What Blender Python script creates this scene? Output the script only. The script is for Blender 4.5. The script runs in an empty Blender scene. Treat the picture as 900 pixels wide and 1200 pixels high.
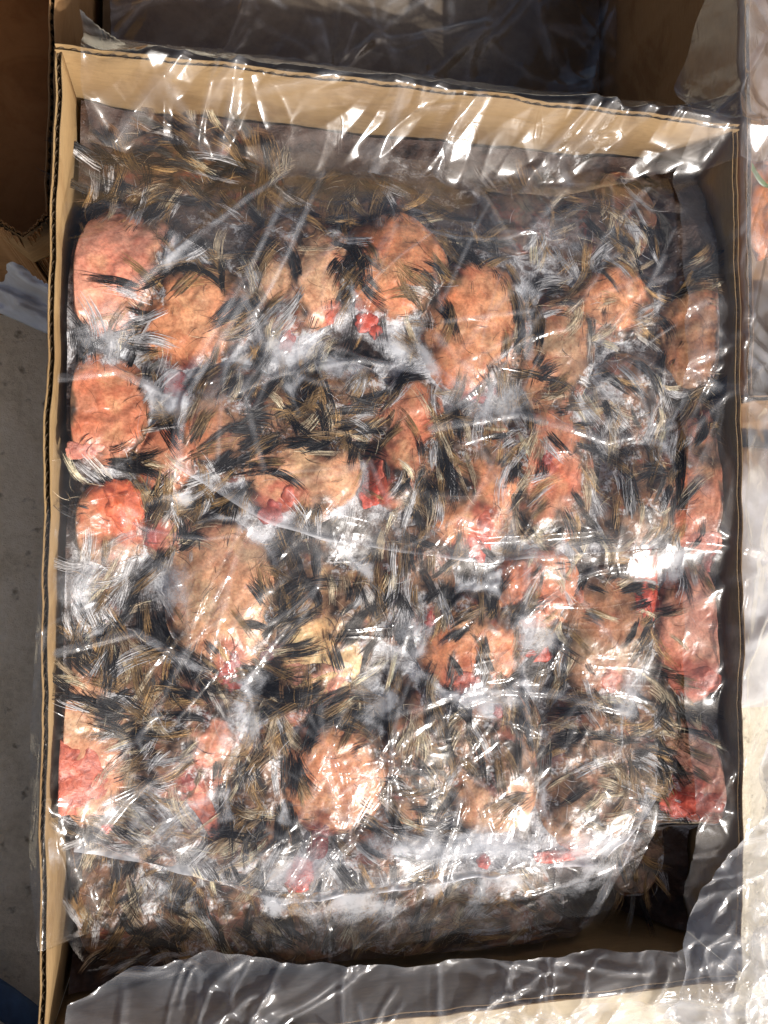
import bpy, math
import numpy as np

S = bpy.context.scene
COL = S.collection
rng = np.random.default_rng(7)

# ------------------------------------------------------------------ camera, sky, sun, exposure
CAM_LOC = np.array([-0.1218, 0.0060, 0.7747])
CAM_ROT = np.array([0.0263, -0.2030, 0.0058])
FPX = 970.0
cam_d = bpy.data.cameras.new('camera')
cam_d.sensor_fit = 'VERTICAL'
cam_d.sensor_height = 24.0
cam_d.lens = FPX / 1200.0 * 24.0
cam_d.clip_start = 0.01
cam_d.clip_end = 500.0
cam = bpy.data.objects.new('camera', cam_d)
COL.objects.link(cam)
cam.location = CAM_LOC
cam.rotation_euler = CAM_ROT
S.camera = cam

SUN_DIR = np.array([0.52, -0.56, 0.68])
SUN_DIR = SUN_DIR / np.linalg.norm(SUN_DIR)
sun_el = math.asin(SUN_DIR[2])
sun_az = math.atan2(SUN_DIR[0], SUN_DIR[1])
wd = bpy.data.worlds.new('World')
S.world = wd
wd.use_nodes = True
nt = wd.node_tree
bg = nt.nodes['Background']
sky = nt.nodes.new('ShaderNodeTexSky')
sky.sky_type = 'NISHITA'
sky.sun_disc = False
sky.sun_elevation = sun_el
sky.sun_rotation = sun_az
sky.air_density = 0.7
sky.dust_density = 7.0
sky.ozone_density = 0.6
nt.links.new(sky.outputs[0], bg.inputs[0])
bg.inputs[1].default_value = 0.10

sl = bpy.data.lights.new('sun', 'SUN')
sl.energy = 4.6
sl.angle = math.radians(0.5)
sl.color = (1.0, 0.985, 0.965)
so = bpy.data.objects.new('sun', sl)
COL.objects.link(so)
from mathutils import Vector
so.rotation_euler = Vector(SUN_DIR).to_track_quat('Z', 'Y').to_euler()
so.location = (1, -1.5, 2)

S.render.engine = 'CYCLES'
S.cycles.use_denoising = True
S.cycles.max_bounces = 10
S.cycles.transparent_max_bounces = 24
S.cycles.caustics_reflective = False
S.cycles.caustics_refractive = False
S.view_settings.view_transform = 'Standard'
S.view_settings.look = 'None'
S.view_settings.exposure = 0.0
S.view_settings.gamma = 1.0
S.view_settings.use_curve_mapping = False

# ------------------------------------------------------------------ geometry of the place (metres)
RIM = 0.300
BW, BL = 0.42, 0.548
HX, HY = BW / 2, BL / 2

def rotmat():
    rx, ry, rz = CAM_ROT
    cx, sx, cy, sy, cz, sz = math.cos(rx), math.sin(rx), math.cos(ry), math.sin(ry), math.cos(rz), math.sin(rz)
    return (np.array([[cz, -sz, 0], [sz, cz, 0], [0, 0, 1]]) @ np.array([[cy, 0, sy], [0, 1, 0], [-sy, 0, cy]])
            @ np.array([[1, 0, 0], [0, cx, -sx], [0, sx, cx]]))
RM = rotmat()

def U(px, py, z):
    """place in the scene, at height z, of a spot measured on the 900 x 1200 photograph"""
    px = np.asarray(px, float); py = np.asarray(py, float); z = np.asarray(z, float)
    d = np.stack(np.broadcast_arrays((px - 450) / FPX, -(py - 600) / FPX, -1.0), -1) @ RM.T
    t = (z - CAM_LOC[2]) / d[..., 2]
    return CAM_LOC[0] + d[..., 0] * t, CAM_LOC[1] + d[..., 1] * t

def PX(x, y, z):
    c = (np.stack(np.broadcast_arrays(x, y, z), -1) - CAM_LOC) @ RM
    return 450 + FPX * c[..., 0] / -c[..., 2], 600 - FPX * c[..., 1] / -c[..., 2]

# ------------------------------------------------------------------ noise
def _h(ix, iy, seed):
    n = (ix.astype(np.int64) * 374761393 + iy.astype(np.int64) * 668265263 + seed * 1442695041) & 0xffffffff
    n = ((n ^ (n >> 13)) * 1274126177) & 0xffffffff
    return ((n ^ (n >> 16)) & 0xffff) / 65535.0

def perlin(x, y, seed=0):
    ix = np.floor(x); iy = np.floor(y)
    fx = x - ix; fy = y - iy
    u = fx * fx * fx * (fx * (fx * 6 - 15) + 10); v = fy * fy * fy * (fy * (fy * 6 - 15) + 10)
    def g(dx, dy):
        a = _h(ix + dx, iy + dy, seed) * 2 * math.pi
        return np.cos(a) * (fx - dx) + np.sin(a) * (fy - dy)
    a = g(0, 0) * (1 - u) + g(1, 0) * u
    b = g(0, 1) * (1 - u) + g(1, 1) * u
    return (a * (1 - v) + b * v) * 1.45

def fbm(x, y, seed=0, octv=4, gain=0.5):
    s = 0; a = 1.0; n = 0
    for k in range(octv):
        s = s + a * perlin(x * 2 ** k + 17.3 * k, y * 2 ** k - 9.1 * k, seed + k); n += a; a *= gain
    return s / n * 1.4

def ridge(x, y, seed=0, octv=3, warp=0.5):
    wx = x + warp * perlin(x * .7, y * .7, seed + 50); wy = y + warp * perlin(x * .7 + 31, y * .7, seed + 51)
    s = 0; a = 1.0; n = 0
    for k in range(octv):
        s = s + a * (1 - 2 * np.abs(perlin(wx * 1.9 ** k + 7 * k, wy * 1.9 ** k, seed + k))); n += a; a *= 0.5
    return s / n

def tri(x):
    return np.abs((x - np.floor(x)) * 2 - 1) * 2 - 1

def facets(x, y, seed=0, n=7, warp=0.35):
    r = np.random.default_rng(seed); s = 0; tot = 0
    for i in range(n):
        th = r.uniform(0, math.pi); lam = r.uniform(0.6, 1.8); a = lam
        wx = warp * perlin(x * .5 + 13 * i, y * .5, seed + i)
        s = s + a * tri((math.cos(th) * x + math.sin(th) * y) / lam + r.uniform() + wx); tot += a
    return s / tot * 1.6

def sstep(a, b, x):
    t = np.clip((x - a) / (b - a), 0, 1)
    return t * t * (3 - 2 * t)

# ------------------------------------------------------------------ object helpers
def link(o, parent=None):
    COL.objects.link(o)
    if parent is not None: o.parent = parent
    return o

def tag(o, label=None, cat=None, group=None, kind=None):
    for k, v in (('label', label), ('category', cat), ('group', group), ('kind', kind)):
        if v: o[k] = v
    return o

def empty(name, loc, label, cat, group=None):
    o = bpy.data.objects.new(name, None)
    o.empty_display_size = 0.02
    o.location = loc
    link(o)
    return tag(o, label, cat, group)

def mesh(name, V, F, mat, parent=None, smooth=True, col=None, attrs=None):
    """V (n,3) world coordinates, F (m,k) faces; the mesh is stored relative to its parent"""
    V = np.asarray(V, np.float64)
    if parent is not None: V = V - np.array(parent.location)
    me = bpy.data.meshes.new(name)
    F = np.asarray(F, np.int32)
    k = F.shape[1]
    me.vertices.add(len(V)); me.vertices.foreach_set('co', V.astype(np.float32).ravel())
    me.loops.add(F.size); me.loops.foreach_set('vertex_index', F.ravel())
    me.polygons.add(len(F)); me.polygons.foreach_set('loop_start', np.arange(0, F.size, k, dtype=np.int32))
    me.update(calc_edges=True)
    if smooth: me.polygons.foreach_set('use_smooth', np.ones(len(F), bool))
    if col is not None:
        at = me.color_attributes.new('Col', 'FLOAT_COLOR', 'POINT')
        c = np.ones((len(V), 4), np.float32); c[:, :3] = col
        at.data.foreach_set('color', c.ravel())
    for an, av in (attrs or {}).items():
        at = me.attributes.new(an, 'FLOAT', 'POINT'); at.data.foreach_set('value', np.asarray(av, np.float32).ravel())
    me.validate()
    if mat: me.materials.append(mat)
    return link(bpy.data.objects.new(name, me), parent)

def gridfaces(nu, nv, off=0):
    i = np.arange(nu - 1)[:, None] * nv + np.arange(nv - 1)[None, :]
    i = i.ravel() + off
    return np.stack([i, i + nv, i + nv + 1, i + 1], 1)

def boxvf(lo, hi):
    x0, y0, z0 = lo; x1, y1, z1 = hi
    V = np.array([(x0, y0, z0), (x1, y0, z0), (x1, y1, z0), (x0, y1, z0), (x0, y0, z1), (x1, y0, z1), (x1, y1, z1), (x0, y1, z1)], float)
    F = np.array([(0, 3, 2, 1), (4, 5, 6, 7), (0, 1, 5, 4), (1, 2, 6, 5), (2, 3, 7, 6), (3, 0, 4, 7)])
    return V, F

# ------------------------------------------------------------------ materials
def newmat(name):
    m = bpy.data.materials.new(name); m.use_nodes = True
    t = m.node_tree; t.nodes.clear()
    out = t.nodes.new('ShaderNodeOutputMaterial')
    def N(kind, **kw):
        n = t.nodes.new(kind)
        for k, v in kw.items():
            if k in n.inputs: n.inputs[k].default_value = v
            else: setattr(n, k, v)
        return n
    L = t.links.new
    return m, N, L, out

def noise(N, L, co, scale, detail=5, rough=0.55, dist=0.0, kind='FBM'):
    n = N('ShaderNodeTexNoise'); n.noise_type = kind
    n.inputs['Scale'].default_value = scale; n.inputs['Detail'].default_value = detail
    n.inputs['Roughness'].default_value = rough; n.inputs['Distortion'].default_value = dist
    L(co, n.inputs['Vector']); return n.outputs[0]

def ramp(N, L, fac, stops):
    r = N('ShaderNodeValToRGB'); e = r.color_ramp.elements
    while len(e) < len(stops): e.new(0.5)
    for k, (p, c) in enumerate(stops):
        e[k].position = p; e[k].color = (*c, 1) if len(c) == 3 else c
    L(fac, r.inputs[0]); return r.outputs[0]

def maths(N, L, op, a, b):
    n = N('ShaderNodeMath', operation=op)
    for i, v in enumerate((a, b)):
        if isinstance(v, (int, float)): n.inputs[i].default_value = v
        else: L(v, n.inputs[i])
    return n.outputs[0]

def mixc(N, L, fac, a, b, mode='MIX'):
    n = N('ShaderNodeMix'); n.data_type = 'RGBA'; n.blend_type = mode
    for s, v in ((n.inputs[0], fac), (n.inputs[6], a), (n.inputs[7], b)):
        if isinstance(v, (int, float)): s.default_value = v
        elif isinstance(v, tuple): s.default_value = (*v, 1)
        else: L(v, s)
    return n.outputs[2]

def bump(N, L, h, strength, dist, normal=None):
    b = N('ShaderNodeBump'); b.inputs['Strength'].default_value = strength; b.inputs['Distance'].default_value = dist
    L(h, b.inputs['Height'])
    if normal is not None: L(normal, b.inputs['Normal'])
    return b.outputs[0]

def geo(N): return N('ShaderNodeNewGeometry').outputs['Position']
def attr(N, name, what='Fac'):
    a = N('ShaderNodeAttribute'); a.attribute_name = name
    return a.outputs[what]

def film_mat(name, haze=0.05, rough=0.16, tint=(0.992, 0.992, 0.992), bs=1.0, gain=1.5):
    m, N, L, out = newmat(name)
    p = geo(N)
    def hairline(rot, sc, scale, dist, w):
        mp = N('ShaderNodeMapping'); mp.inputs['Rotation'].default_value = (0, 0, rot); mp.inputs['Scale'].default_value = sc
        L(p, mp.inputs[0])
        q = noise(N, L, mp.outputs[0], scale, 1.5, 0.4, dist)
        q = maths(N, L, 'ABSOLUTE', maths(N, L, 'SUBTRACT', q, 0.5), 0)
        mr = N('ShaderNodeMapRange'); mr.interpolation_type = 'SMOOTHSTEP'
        mr.inputs[1].default_value = 0.0; mr.inputs[2].default_value = w; mr.inputs[3].default_value = 1.0; mr.inputs[4].default_value = 0.0
        L(q, mr.inputs[0]); return mr.outputs[0]
    big = noise(N, L, p, 26, 2, 0.5, 0.8)
    h1 = maths(N, L, 'ADD', hairline(0.5, (1.0, 0.25, 1), 48, 0.7, 0.04), hairline(-0.7, (0.25, 1.0, 1), 42, 0.9, 0.04))
    h1 = maths(N, L, 'MULTIPLY', h1, ramp(N, L, big, [(0.42, (0, 0, 0)), (0.62, (1, 1, 1))]))
    n2 = noise(N, L, p, 330, 2, 0.5, 0.3)
    b = bump(N, L, h1, 0.30 * bs, 0.0011)
    b = bump(N, L, noise(N, L, p, 48, 2, 0.5, 1.2), 0.22 * bs, 0.004, b)
    b = bump(N, L, n2, 0.05 * bs, 0.0005, b)
    lw = N('ShaderNodeLayerWeight'); lw.inputs['Blend'].default_value = 0.5
    L(b, lw.inputs['Normal'])
    f = maths(N, L, 'POWER', lw.outputs['Facing'], 3.2)
    f = maths(N, L, 'MULTIPLY', f, 0.75)
    f = maths(N, L, 'ADD', f, 0.030)
    f = maths(N, L, 'MULTIPLY', f, gain)
    fc = N('ShaderNodeClamp'); L(f, fc.inputs[0]); fc.inputs[2].default_value = 0.9
    tr = N('ShaderNodeBsdfTransparent'); tr.inputs[0].default_value = (*tint, 1)
    gl = N('ShaderNodeBsdfGlossy'); gl.inputs['Roughness'].default_value = rough
    gl.inputs[0].default_value = (1, 1, 1, 1); L(b, gl.inputs['Normal'])
    df = N('ShaderNodeBsdfDiffuse'); df.inputs[0].default_value = (0.86, 0.87, 0.9, 1); L(b, df.inputs['Normal'])
    tl = N('ShaderNodeBsdfTranslucent'); tl.inputs[0].default_value = (0.8, 0.82, 0.85, 1)
    md = N('ShaderNodeMixShader'); md.inputs[0].default_value = 0.35; L(df.outputs[0], md.inputs[1]); L(tl.outputs[0], md.inputs[2])
    # milky haze, and rime grown on the underside where the sheet carries it
    fr = attr(N, 'frost')
    g = noise(N, L, p, 700, 4, 0.7)
    gg = noise(N, L, p, 90, 4, 0.65)
    gm = maths(N, L, 'ADD', maths(N, L, 'MULTIPLY', g, 0.45), maths(N, L, 'MULTIPLY', gg, 0.75))
    th = maths(N, L, 'ADD', maths(N, L, 'MULTIPLY', fr, 0.62), gm)
    rim = N('ShaderNodeMapRange'); rim.inputs[1].default_value = 0.74; rim.inputs[2].default_value = 1.08
    L(th, rim.inputs[0])
    hz = noise(N, L, p, 30, 4, 0.6)
    hz = maths(N, L, 'MULTIPLY', hz, haze * 2)
    hz = maths(N, L, 'ADD', hz, maths(N, L, 'MULTIPLY', attr(N, 'veil'), maths(N, L, 'ADD', 0.3, maths(N, L, 'MULTIPLY', noise(N, L, p, 45, 5, 0.65), 1.4))))
    hf = maths(N, L, 'ADD', hz, maths(N, L, 'MULTIPLY', rim.outputs[0], maths(N, L, 'MULTIPLY', fr, 0.75)))
    hc = N('ShaderNodeClamp'); L(hf, hc.inputs[0]); hc.inputs[2].default_value = 0.9
    m1 = N('ShaderNodeMixShader'); L(hc.outputs[0], m1.inputs[0]); L(tr.outputs[0], m1.inputs[1]); L(md.outputs[0], m1.inputs[2])
    m2 = N('ShaderNodeMixShader'); L(fc.outputs[0], m2.inputs[0]); L(m1.outputs[0], m2.inputs[1]); L(gl.outputs[0], m2.inputs[2])
    L(m2.outputs[0], out.inputs[0])
    return m

FILM = film_mat('clear_film', 0.004, 0.15, bs=0.8, gain=1.1)
FILM_LOOSE = film_mat('loose_film', 0.012, 0.19, (0.97, 0.97, 0.97), 0.3, 1.6)
FILM_MILK = film_mat('milky_film', 0.15, 0.18, (0.95, 0.95, 0.95), 0.3, 1.4)
FILM_WHITE = film_mat('white_hazed_film', 0.22, 0.16, (0.97, 0.97, 0.97), 0.3, 1.6)
FILM_DULL = film_mat('folded_film', 0.045, 0.18, (0.93, 0.93, 0.93), 0.4, 1.6)

def skin_mat():
    m, N, L, out = newmat('bare_skin')
    p = geo(N)
    c = attr(N, 'Col', 'Color')
    n1 = noise(N, L, p, 130, 5, 0.6, 0.4)
    n2 = noise(N, L, p, 600, 4, 0.65)
    v = ramp(N, L, n1, [(0.3, (0.68, 0.55, 0.50)), (0.52, (1.0, 1.0, 1.0)), (0.72, (1.22, 1.12, 1.05))])
    c = mixc(N, L, 1.0, c, v, 'MULTIPLY')
    v2 = ramp(N, L, n2, [(0.35, (0.78, 0.70, 0.66)), (0.6, (1.08, 1.05, 1.03))])
    c = mixc(N, L, 1.0, c, v2, 'MULTIPLY')
    n3 = noise(N, L, p, 55, 4, 0.6, 1.0)
    rr = ramp(N, L, n3, [(0.56, (0, 0, 0)), (0.68, (1, 1, 1))])
    c = mixc(N, L, maths(N, L, 'MULTIPLY', rr, 0.35), c, (0.42, 0.07, 0.035))
    fr = attr(N, 'frost')
    g = noise(N, L, p, 420, 5, 0.75)
    th = maths(N, L, 'ADD', maths(N, L, 'MULTIPLY', fr, 0.75), g)
    mr = N('ShaderNodeMapRange'); mr.inputs[1].default_value = 0.78; mr.inputs[2].default_value = 1.05; L(th, mr.inputs[0])
    c = mixc(N, L, mr.outputs[0], c, (0.74, 0.73, 0.73))
    vo = N('ShaderNodeTexVoronoi'); vo.inputs['Scale'].default_value = 520; L(p, vo.inputs['Vector'])
    b = bump(N, L, vo.outputs[0], 0.22, 0.0004)
    b = bump(N, L, n2, 0.22, 0.0005, b)
    b = bump(N, L, n1, 0.22, 0.0018, b)
    bs = N('ShaderNodeBsdfPrincipled'); L(c, bs.inputs['Base Color']); L(b, bs.inputs['Normal'])
    bs.inputs['Roughness'].default_value = 0.30
    bs.inputs['Subsurface Weight'].default_value = 0.18
    bs.inputs['Subsurface Radius'].default_value = (1.0, 0.35, 0.2)
    bs.inputs['Subsurface Scale'].default_value = 0.003
    bs.inputs['Specular IOR Level'].default_value = 0.4
    L(bs.outputs[0], out.inputs[0]); return m
SKIN = skin_mat()

def flesh_mat():
    m, N, L, out = newmat('raw_flesh')
    p = geo(N)
    c = attr(N, 'Col', 'Color')
    n1 = noise(N, L, p, 240, 4, 0.6, 0.6)
    v = ramp(N, L, n1, [(0.3, (0.5, 0.35, 0.35)), (0.55, (1.0, 1.0, 1.0)), (0.75, (1.3, 1.35, 1.3))])
    c = mixc(N, L, 1.0, c, v, 'MULTIPLY')
    b = bump(N, L, n1, 0.6, 0.0015)
    bs = N('ShaderNodeBsdfPrincipled'); L(c, bs.inputs['Base Color']); L(b, bs.inputs['Normal'])
    bs.inputs['Roughness'].default_value = 0.42
    bs.inputs['Subsurface Weight'].default_value = 0.15
    bs.inputs['Subsurface Radius'].default_value = (1.0, 0.2, 0.1)
    bs.inputs['Subsurface Scale'].default_value = 0.003
    L(bs.outputs[0], out.inputs[0]); return m
FLESH = flesh_mat()

def feather_mat():
    m, N, L, out = newmat('wet_feathers')
    p = geo(N)
    c = attr(N, 'Col', 'Color')
    n1 = noise(N, L, p, 300, 3, 0.6)
    v = ramp(N, L, n1, [(0.3, (0.65, 0.62, 0.6)), (0.65, (1.2, 1.18, 1.15))])
    c = mixc(N, L, 1.0, c, v, 'MULTIPLY')
    bs = N('ShaderNodeBsdfPrincipled'); L(c, bs.inputs['Base Color'])
    bs.inputs['Roughness'].default_value = 0.5
    bs.inputs['Specular IOR Level'].default_value = 0.25
    L(bs.outputs[0], out.inputs[0]); return m
FEATHER = feather_mat()

def ice_mat():
    m, N, L, out = newmat('rime_ice')
    p = geo(N)
    fr = attr(N, 'frost')
    n1 = noise(N, L, p, 110, 6, 0.68, 0.8)
    n2 = noise(N, L, p, 800, 4, 0.7)
    th = maths(N, L, 'ADD', maths(N, L, 'MULTIPLY', fr, 0.85), maths(N, L, 'ADD', maths(N, L, 'MULTIPLY', n1, 1.0), maths(N, L, 'MULTIPLY', n2, 0.30)))
    mr = N('ShaderNodeMapRange'); mr.inputs[1].default_value = 0.74; mr.inputs[2].default_value = 1.06; L(th, mr.inputs[0])
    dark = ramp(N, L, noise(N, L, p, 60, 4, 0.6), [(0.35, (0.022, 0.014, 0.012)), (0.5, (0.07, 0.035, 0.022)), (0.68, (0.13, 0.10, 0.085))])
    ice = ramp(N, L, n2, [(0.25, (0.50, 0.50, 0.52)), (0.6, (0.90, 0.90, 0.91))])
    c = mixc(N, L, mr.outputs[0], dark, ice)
    b = bump(N, L, n2, 0.8, 0.0012)
    b = bump(N, L, n1, 0.8, 0.004, b)
    bs = N('ShaderNodeBsdfPrincipled'); L(c, bs.inputs['Base Color']); L(b, bs.inputs['Normal'])
    bs.inputs['Roughness'].default_value = 0.5
    L(bs.outputs[0], out.inputs[0]); return m
ICE = ice_mat()

def kraft_mat(name, base, var=0.12, rough=0.8):
    m, N, L, out = newmat(name)
    p = geo(N)
    mp = N('ShaderNodeMapping'); mp.inputs['Scale'].default_value = (1, 1, 6); L(p, mp.inputs[0])
    n1 = noise(N, L, mp.outputs[0], 90, 6, 0.65)
    n2 = noise(N, L, p, 900, 3, 0.7)
    n3 = noise(N, L, p, 9, 4, 0.6)
    k = maths(N, L, 'ADD', maths(N, L, 'MULTIPLY', n1, 0.5), maths(N, L, 'ADD', maths(N, L, 'MULTIPLY', n2, 0.2), maths(N, L, 'MULTIPLY', n3, 0.45)))
    c = ramp(N, L, k, [(0.35, tuple(b * (1 - var * 1.8) for b in base)), (0.58, base), (0.8, tuple(min(1, b * (1 + var)) for b in base))])
    st = ramp(N, L, noise(N, L, p, 14, 5, 0.65, 1.0), [(0.40, (0.72, 0.66, 0.6)), (0.52, (1, 1, 1))])
    c = mixc(N, L, 0.7, c, st, 'MULTIPLY')
    b = bump(N, L, n1, 0.25, 0.0008); b = bump(N, L, n2, 0.15, 0.0003, b)
    bs = N('ShaderNodeBsdfPrincipled'); L(c, bs.inputs['Base Color']); L(b, bs.inputs['Normal'])
    bs.inputs['Roughness'].default_value = rough; bs.inputs['Specular IOR Level'].default_value = 0.25
    L(bs.outputs[0], out.inputs[0]); return m
KRAFT = kraft_mat('kraft_board', (0.31, 0.20, 0.092), 0.2)
KRAFT_BROWN = kraft_mat('brown_kraft_board', (0.30, 0.17, 0.075))
KRAFT_SUNLIT = kraft_mat('sunlit_kraft_board', (0.70, 0.58, 0.40), 0.08)  # carton kraft made paler; the flap's strong sunlight is put into its colour
FLUTE = kraft_mat('fluting_paper', (0.11, 0.075, 0.042))
WHITE_SACK = kraft_mat('white_woven_plastic', (0.72, 0.71, 0.71), 0.05, 0.5)
GREY_SACK = kraft_mat('pale_grey_plastic', (0.50, 0.56, 0.66), 0.06, 0.35)
STRAP = kraft_mat('blue_webbing', (0.05, 0.10, 0.19), 0.25, 0.55)

def concrete_mat():
    m, N, L, out = newmat('worn_concrete')
    p = geo(N)
    n1 = noise(N, L, p, 16, 6, 0.65, 0.3)
    n2 = noise(N, L, p, 160, 5, 0.7)
    n3 = noise(N, L, p, 900, 3, 0.7)
    k = maths(N, L, 'ADD', maths(N, L, 'MULTIPLY', n1, 0.55), maths(N, L, 'ADD', maths(N, L, 'MULTIPLY', n2, 0.35), maths(N, L, 'MULTIPLY', n3, 0.15)))
    c = ramp(N, L, k, [(0.38, (0.50, 0.43, 0.30)), (0.53, (0.72, 0.64, 0.48)), (0.68, (0.82, 0.75, 0.60))])
    pit = ramp(N, L, noise(N, L, p, 70, 3, 0.5), [(0.28, (0.25, 0.23, 0.2)), (0.38, (1, 1, 1))])
    c = mixc(N, L, 0.8, c, pit, 'MULTIPLY')
    b = bump(N, L, k, 0.9, 0.006)
    bs = N('ShaderNodeBsdfPrincipled'); L(c, bs.inputs['Base Color']); L(b, bs.inputs['Normal'])
    bs.inputs['Roughness'].default_value = 0.85
    L(bs.outputs[0], out.inputs[0]); return m
CONCRETE = concrete_mat()

def plain_mat(name, base, rough=0.4):
    m, N, L, out = newmat(name)
    p = geo(N)
    n1 = noise(N, L, p, 200, 4, 0.6)
    c = ramp(N, L, n1, [(0.3, tuple(b * .6 for b in base)), (0.65, tuple(min(1, b * 1.2) for b in base))])
    bs = N('ShaderNodeBsdfPrincipled'); L(c, bs.inputs['Base Color']); bs.inputs['Roughness'].default_value = rough
    L(bs.outputs[0], out.inputs[0]); return m

# ------------------------------------------------------------------ the floor
n = 61
gx, gy = np.meshgrid(np.linspace(-1, 1, n), np.linspace(-1, 1, n), indexing='ij')
fxx = np.sign(gx) * np.abs(gx) ** 3 * 40; fyy = np.sign(gy) * np.abs(gy) ** 3 * 40
floor = mesh('concrete_floor', np.stack([fxx.ravel(), fyy.ravel(), np.zeros(n * n)], 1), gridfaces(n, n), CONCRETE)
tag(floor, 'bare grey concrete floor in the shade beside the box', 'floor', kind='structure')

# ------------------------------------------------------------------ corrugated board
TH = 0.0038
def board(name, A, B, z0, z1, parent, mat=KRAFT, bow=0.0, mat_in=None, dz=(0, 0), tilt=0.0):
    """upright corrugated panel from A to B (xy, inner face on the left of A->B); returns the panel with its fluting as a child"""
    A = np.array(A, float); B = np.array(B, float)
    d = B - A; Ln = np.linalg.norm(d); d /= Ln; nrm = np.array([d[1], -d[0]])      # outward
    nu = 90
    t = np.linspace(0, 1, nu)
    off = bow * np.sin(math.pi * t) ** 1.2 + (0.0013 * perlin(t * 9, t * 0 + 3.3, 5) + 0.0006 * perlin(t * 31, t * 0 + 8.3, 6))
    top = z1 + dz[0] * (1 - t) + dz[1] * t + (0.0010 * perlin(t * 14, t * 0 + 1.7, 9) + 0.0007 * perlin(t * 47, t * 0 + 2.7, 10))
    zz = np.linspace(0, 1, 8)
    Vs, Fs, base = [], [], 0
    for o0, o1 in ((0.0, 0.0006), (TH - 0.0006, TH)):
        for o in (o0, o1):
            xy = A[None, :] + d[None, :] * (t * Ln)[:, None] + nrm[None, :] * (off + o)[:, None]
            X = np.repeat(xy[:, None, :], 8, 1)
            Z = z0 + (top - z0)[:, None] * zz[None, :]
            X = X + nrm[None, None, :] * (tilt * (Z - z0))[..., None]
            Vs.append(np.concatenate([X, Z[..., None]], -1).reshape(-1, 3)); 
            f = gridfaces(nu, 8, base)
            Fs.append(f if o == o0 else f[:, ::-1]); base += nu * 8
        # close the rim and the two ends of each liner
        b0 = base - 2 * nu * 8; i = np.arange(nu - 1)
        a = b0 + i * 8 + 7; c = a + nu * 8
        Fs.append(np.stack([a, a + 8, c + 8, c], 1))
        j = np.arange(7)
        for e in (0, (nu - 1) * 8):
            a = b0 + e + j; c = a + nu * 8
            Fs.append(np.stack([a, a + 1, c + 1, c], 1))
    o = mesh(name, np.concatenate(Vs), np.concatenate(Fs), mat, parent, smooth=False)
    # the wavy paper between the liners
    nw = int(Ln / 0.0068 * 10)
    t = np.linspace(0, 1, nw)
    off = bow * np.sin(math.pi * t) ** 1.2 + (0.0013 * perlin(t * 9, t * 0 + 3.3, 5) + 0.0006 * perlin(t * 31, t * 0 + 8.3, 6))
    top = z1 + dz[0] * (1 - t) + dz[1] * t + (0.0010 * perlin(t * 14, t * 0 + 1.7, 9) + 0.0007 * perlin(t * 47, t * 0 + 2.7, 10)) - 0.0014
    w = TH / 2 + (TH / 2 - 0.0009) * np.sin(t * Ln / 0.0068 * 2 * math.pi)
    Vs, Fs = [], []
    for q, ww in enumerate((w - 0.0001, w + 0.0001)):
        xy = A[None, :] + d[None, :] * (t * Ln)[:, None] + nrm[None, :] * (off + ww)[:, None]
        for zv in (np.full(nw, z0 + 0.001), top):
            x2 = xy + nrm[None, :] * (tilt * (zv - z0))[:, None]
            Vs.append(np.concatenate([x2, zv[:, None]], 1))
    V = np.concatenate(Vs); i = np.arange(nw - 1)
    Fs.append(np.stack([i, i + 1, i + 1 + nw, i + nw], 1)); Fs.append(np.stack([i, i + 1, i + 1 + nw, i + nw], 1) + 2 * nw)
    Fs.append(np.stack([i + nw, i + 1 + nw, i + 1 + 3 * nw, i + 3 * nw], 1))
    f = mesh('fluting', V, np.concatenate(Fs), FLUTE)
    f.parent = o
    me = f.data
    if parent is not None:
        co = np.zeros(len(me.vertices) * 3, np.float32); me.vertices.foreach_get('co', co)
        co = co.reshape(-1, 3) - np.array(parent.location, np.float32); me.vertices.foreach_set('co', co.ravel())
    return o

carton = empty('cardboard_carton', (0, 0, 0), 'large tan corrugated carton lined with clear film and packed with frozen birds', 'carton')
# inner faces run anticlockwise seen from above: outward is on the right of A->B
ix, iy = HX - TH, HY - TH
board('side_panel', (-ix, -iy), (ix, -iy), 0.004, RIM, carton, bow=0.001)
board('side_panel', (ix, -iy), (ix, iy), 0.004, RIM - 0.001, carton, bow=0.002)
board('side_panel', (ix + TH, iy), (-ix - TH, iy), 0.004, RIM + 0.001, carton, bow=0.001)
board('side_panel', (-ix, iy), (-ix, -iy), 0.004, RIM, carton, bow=0.002)
V, F = boxvf((-ix + .0005, -iy + .0005, 0.0045), (ix - .0005, iy - .0005, 0.0085))
mesh('bottom_panel', V, F, KRAFT, carton, smooth=False)
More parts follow.
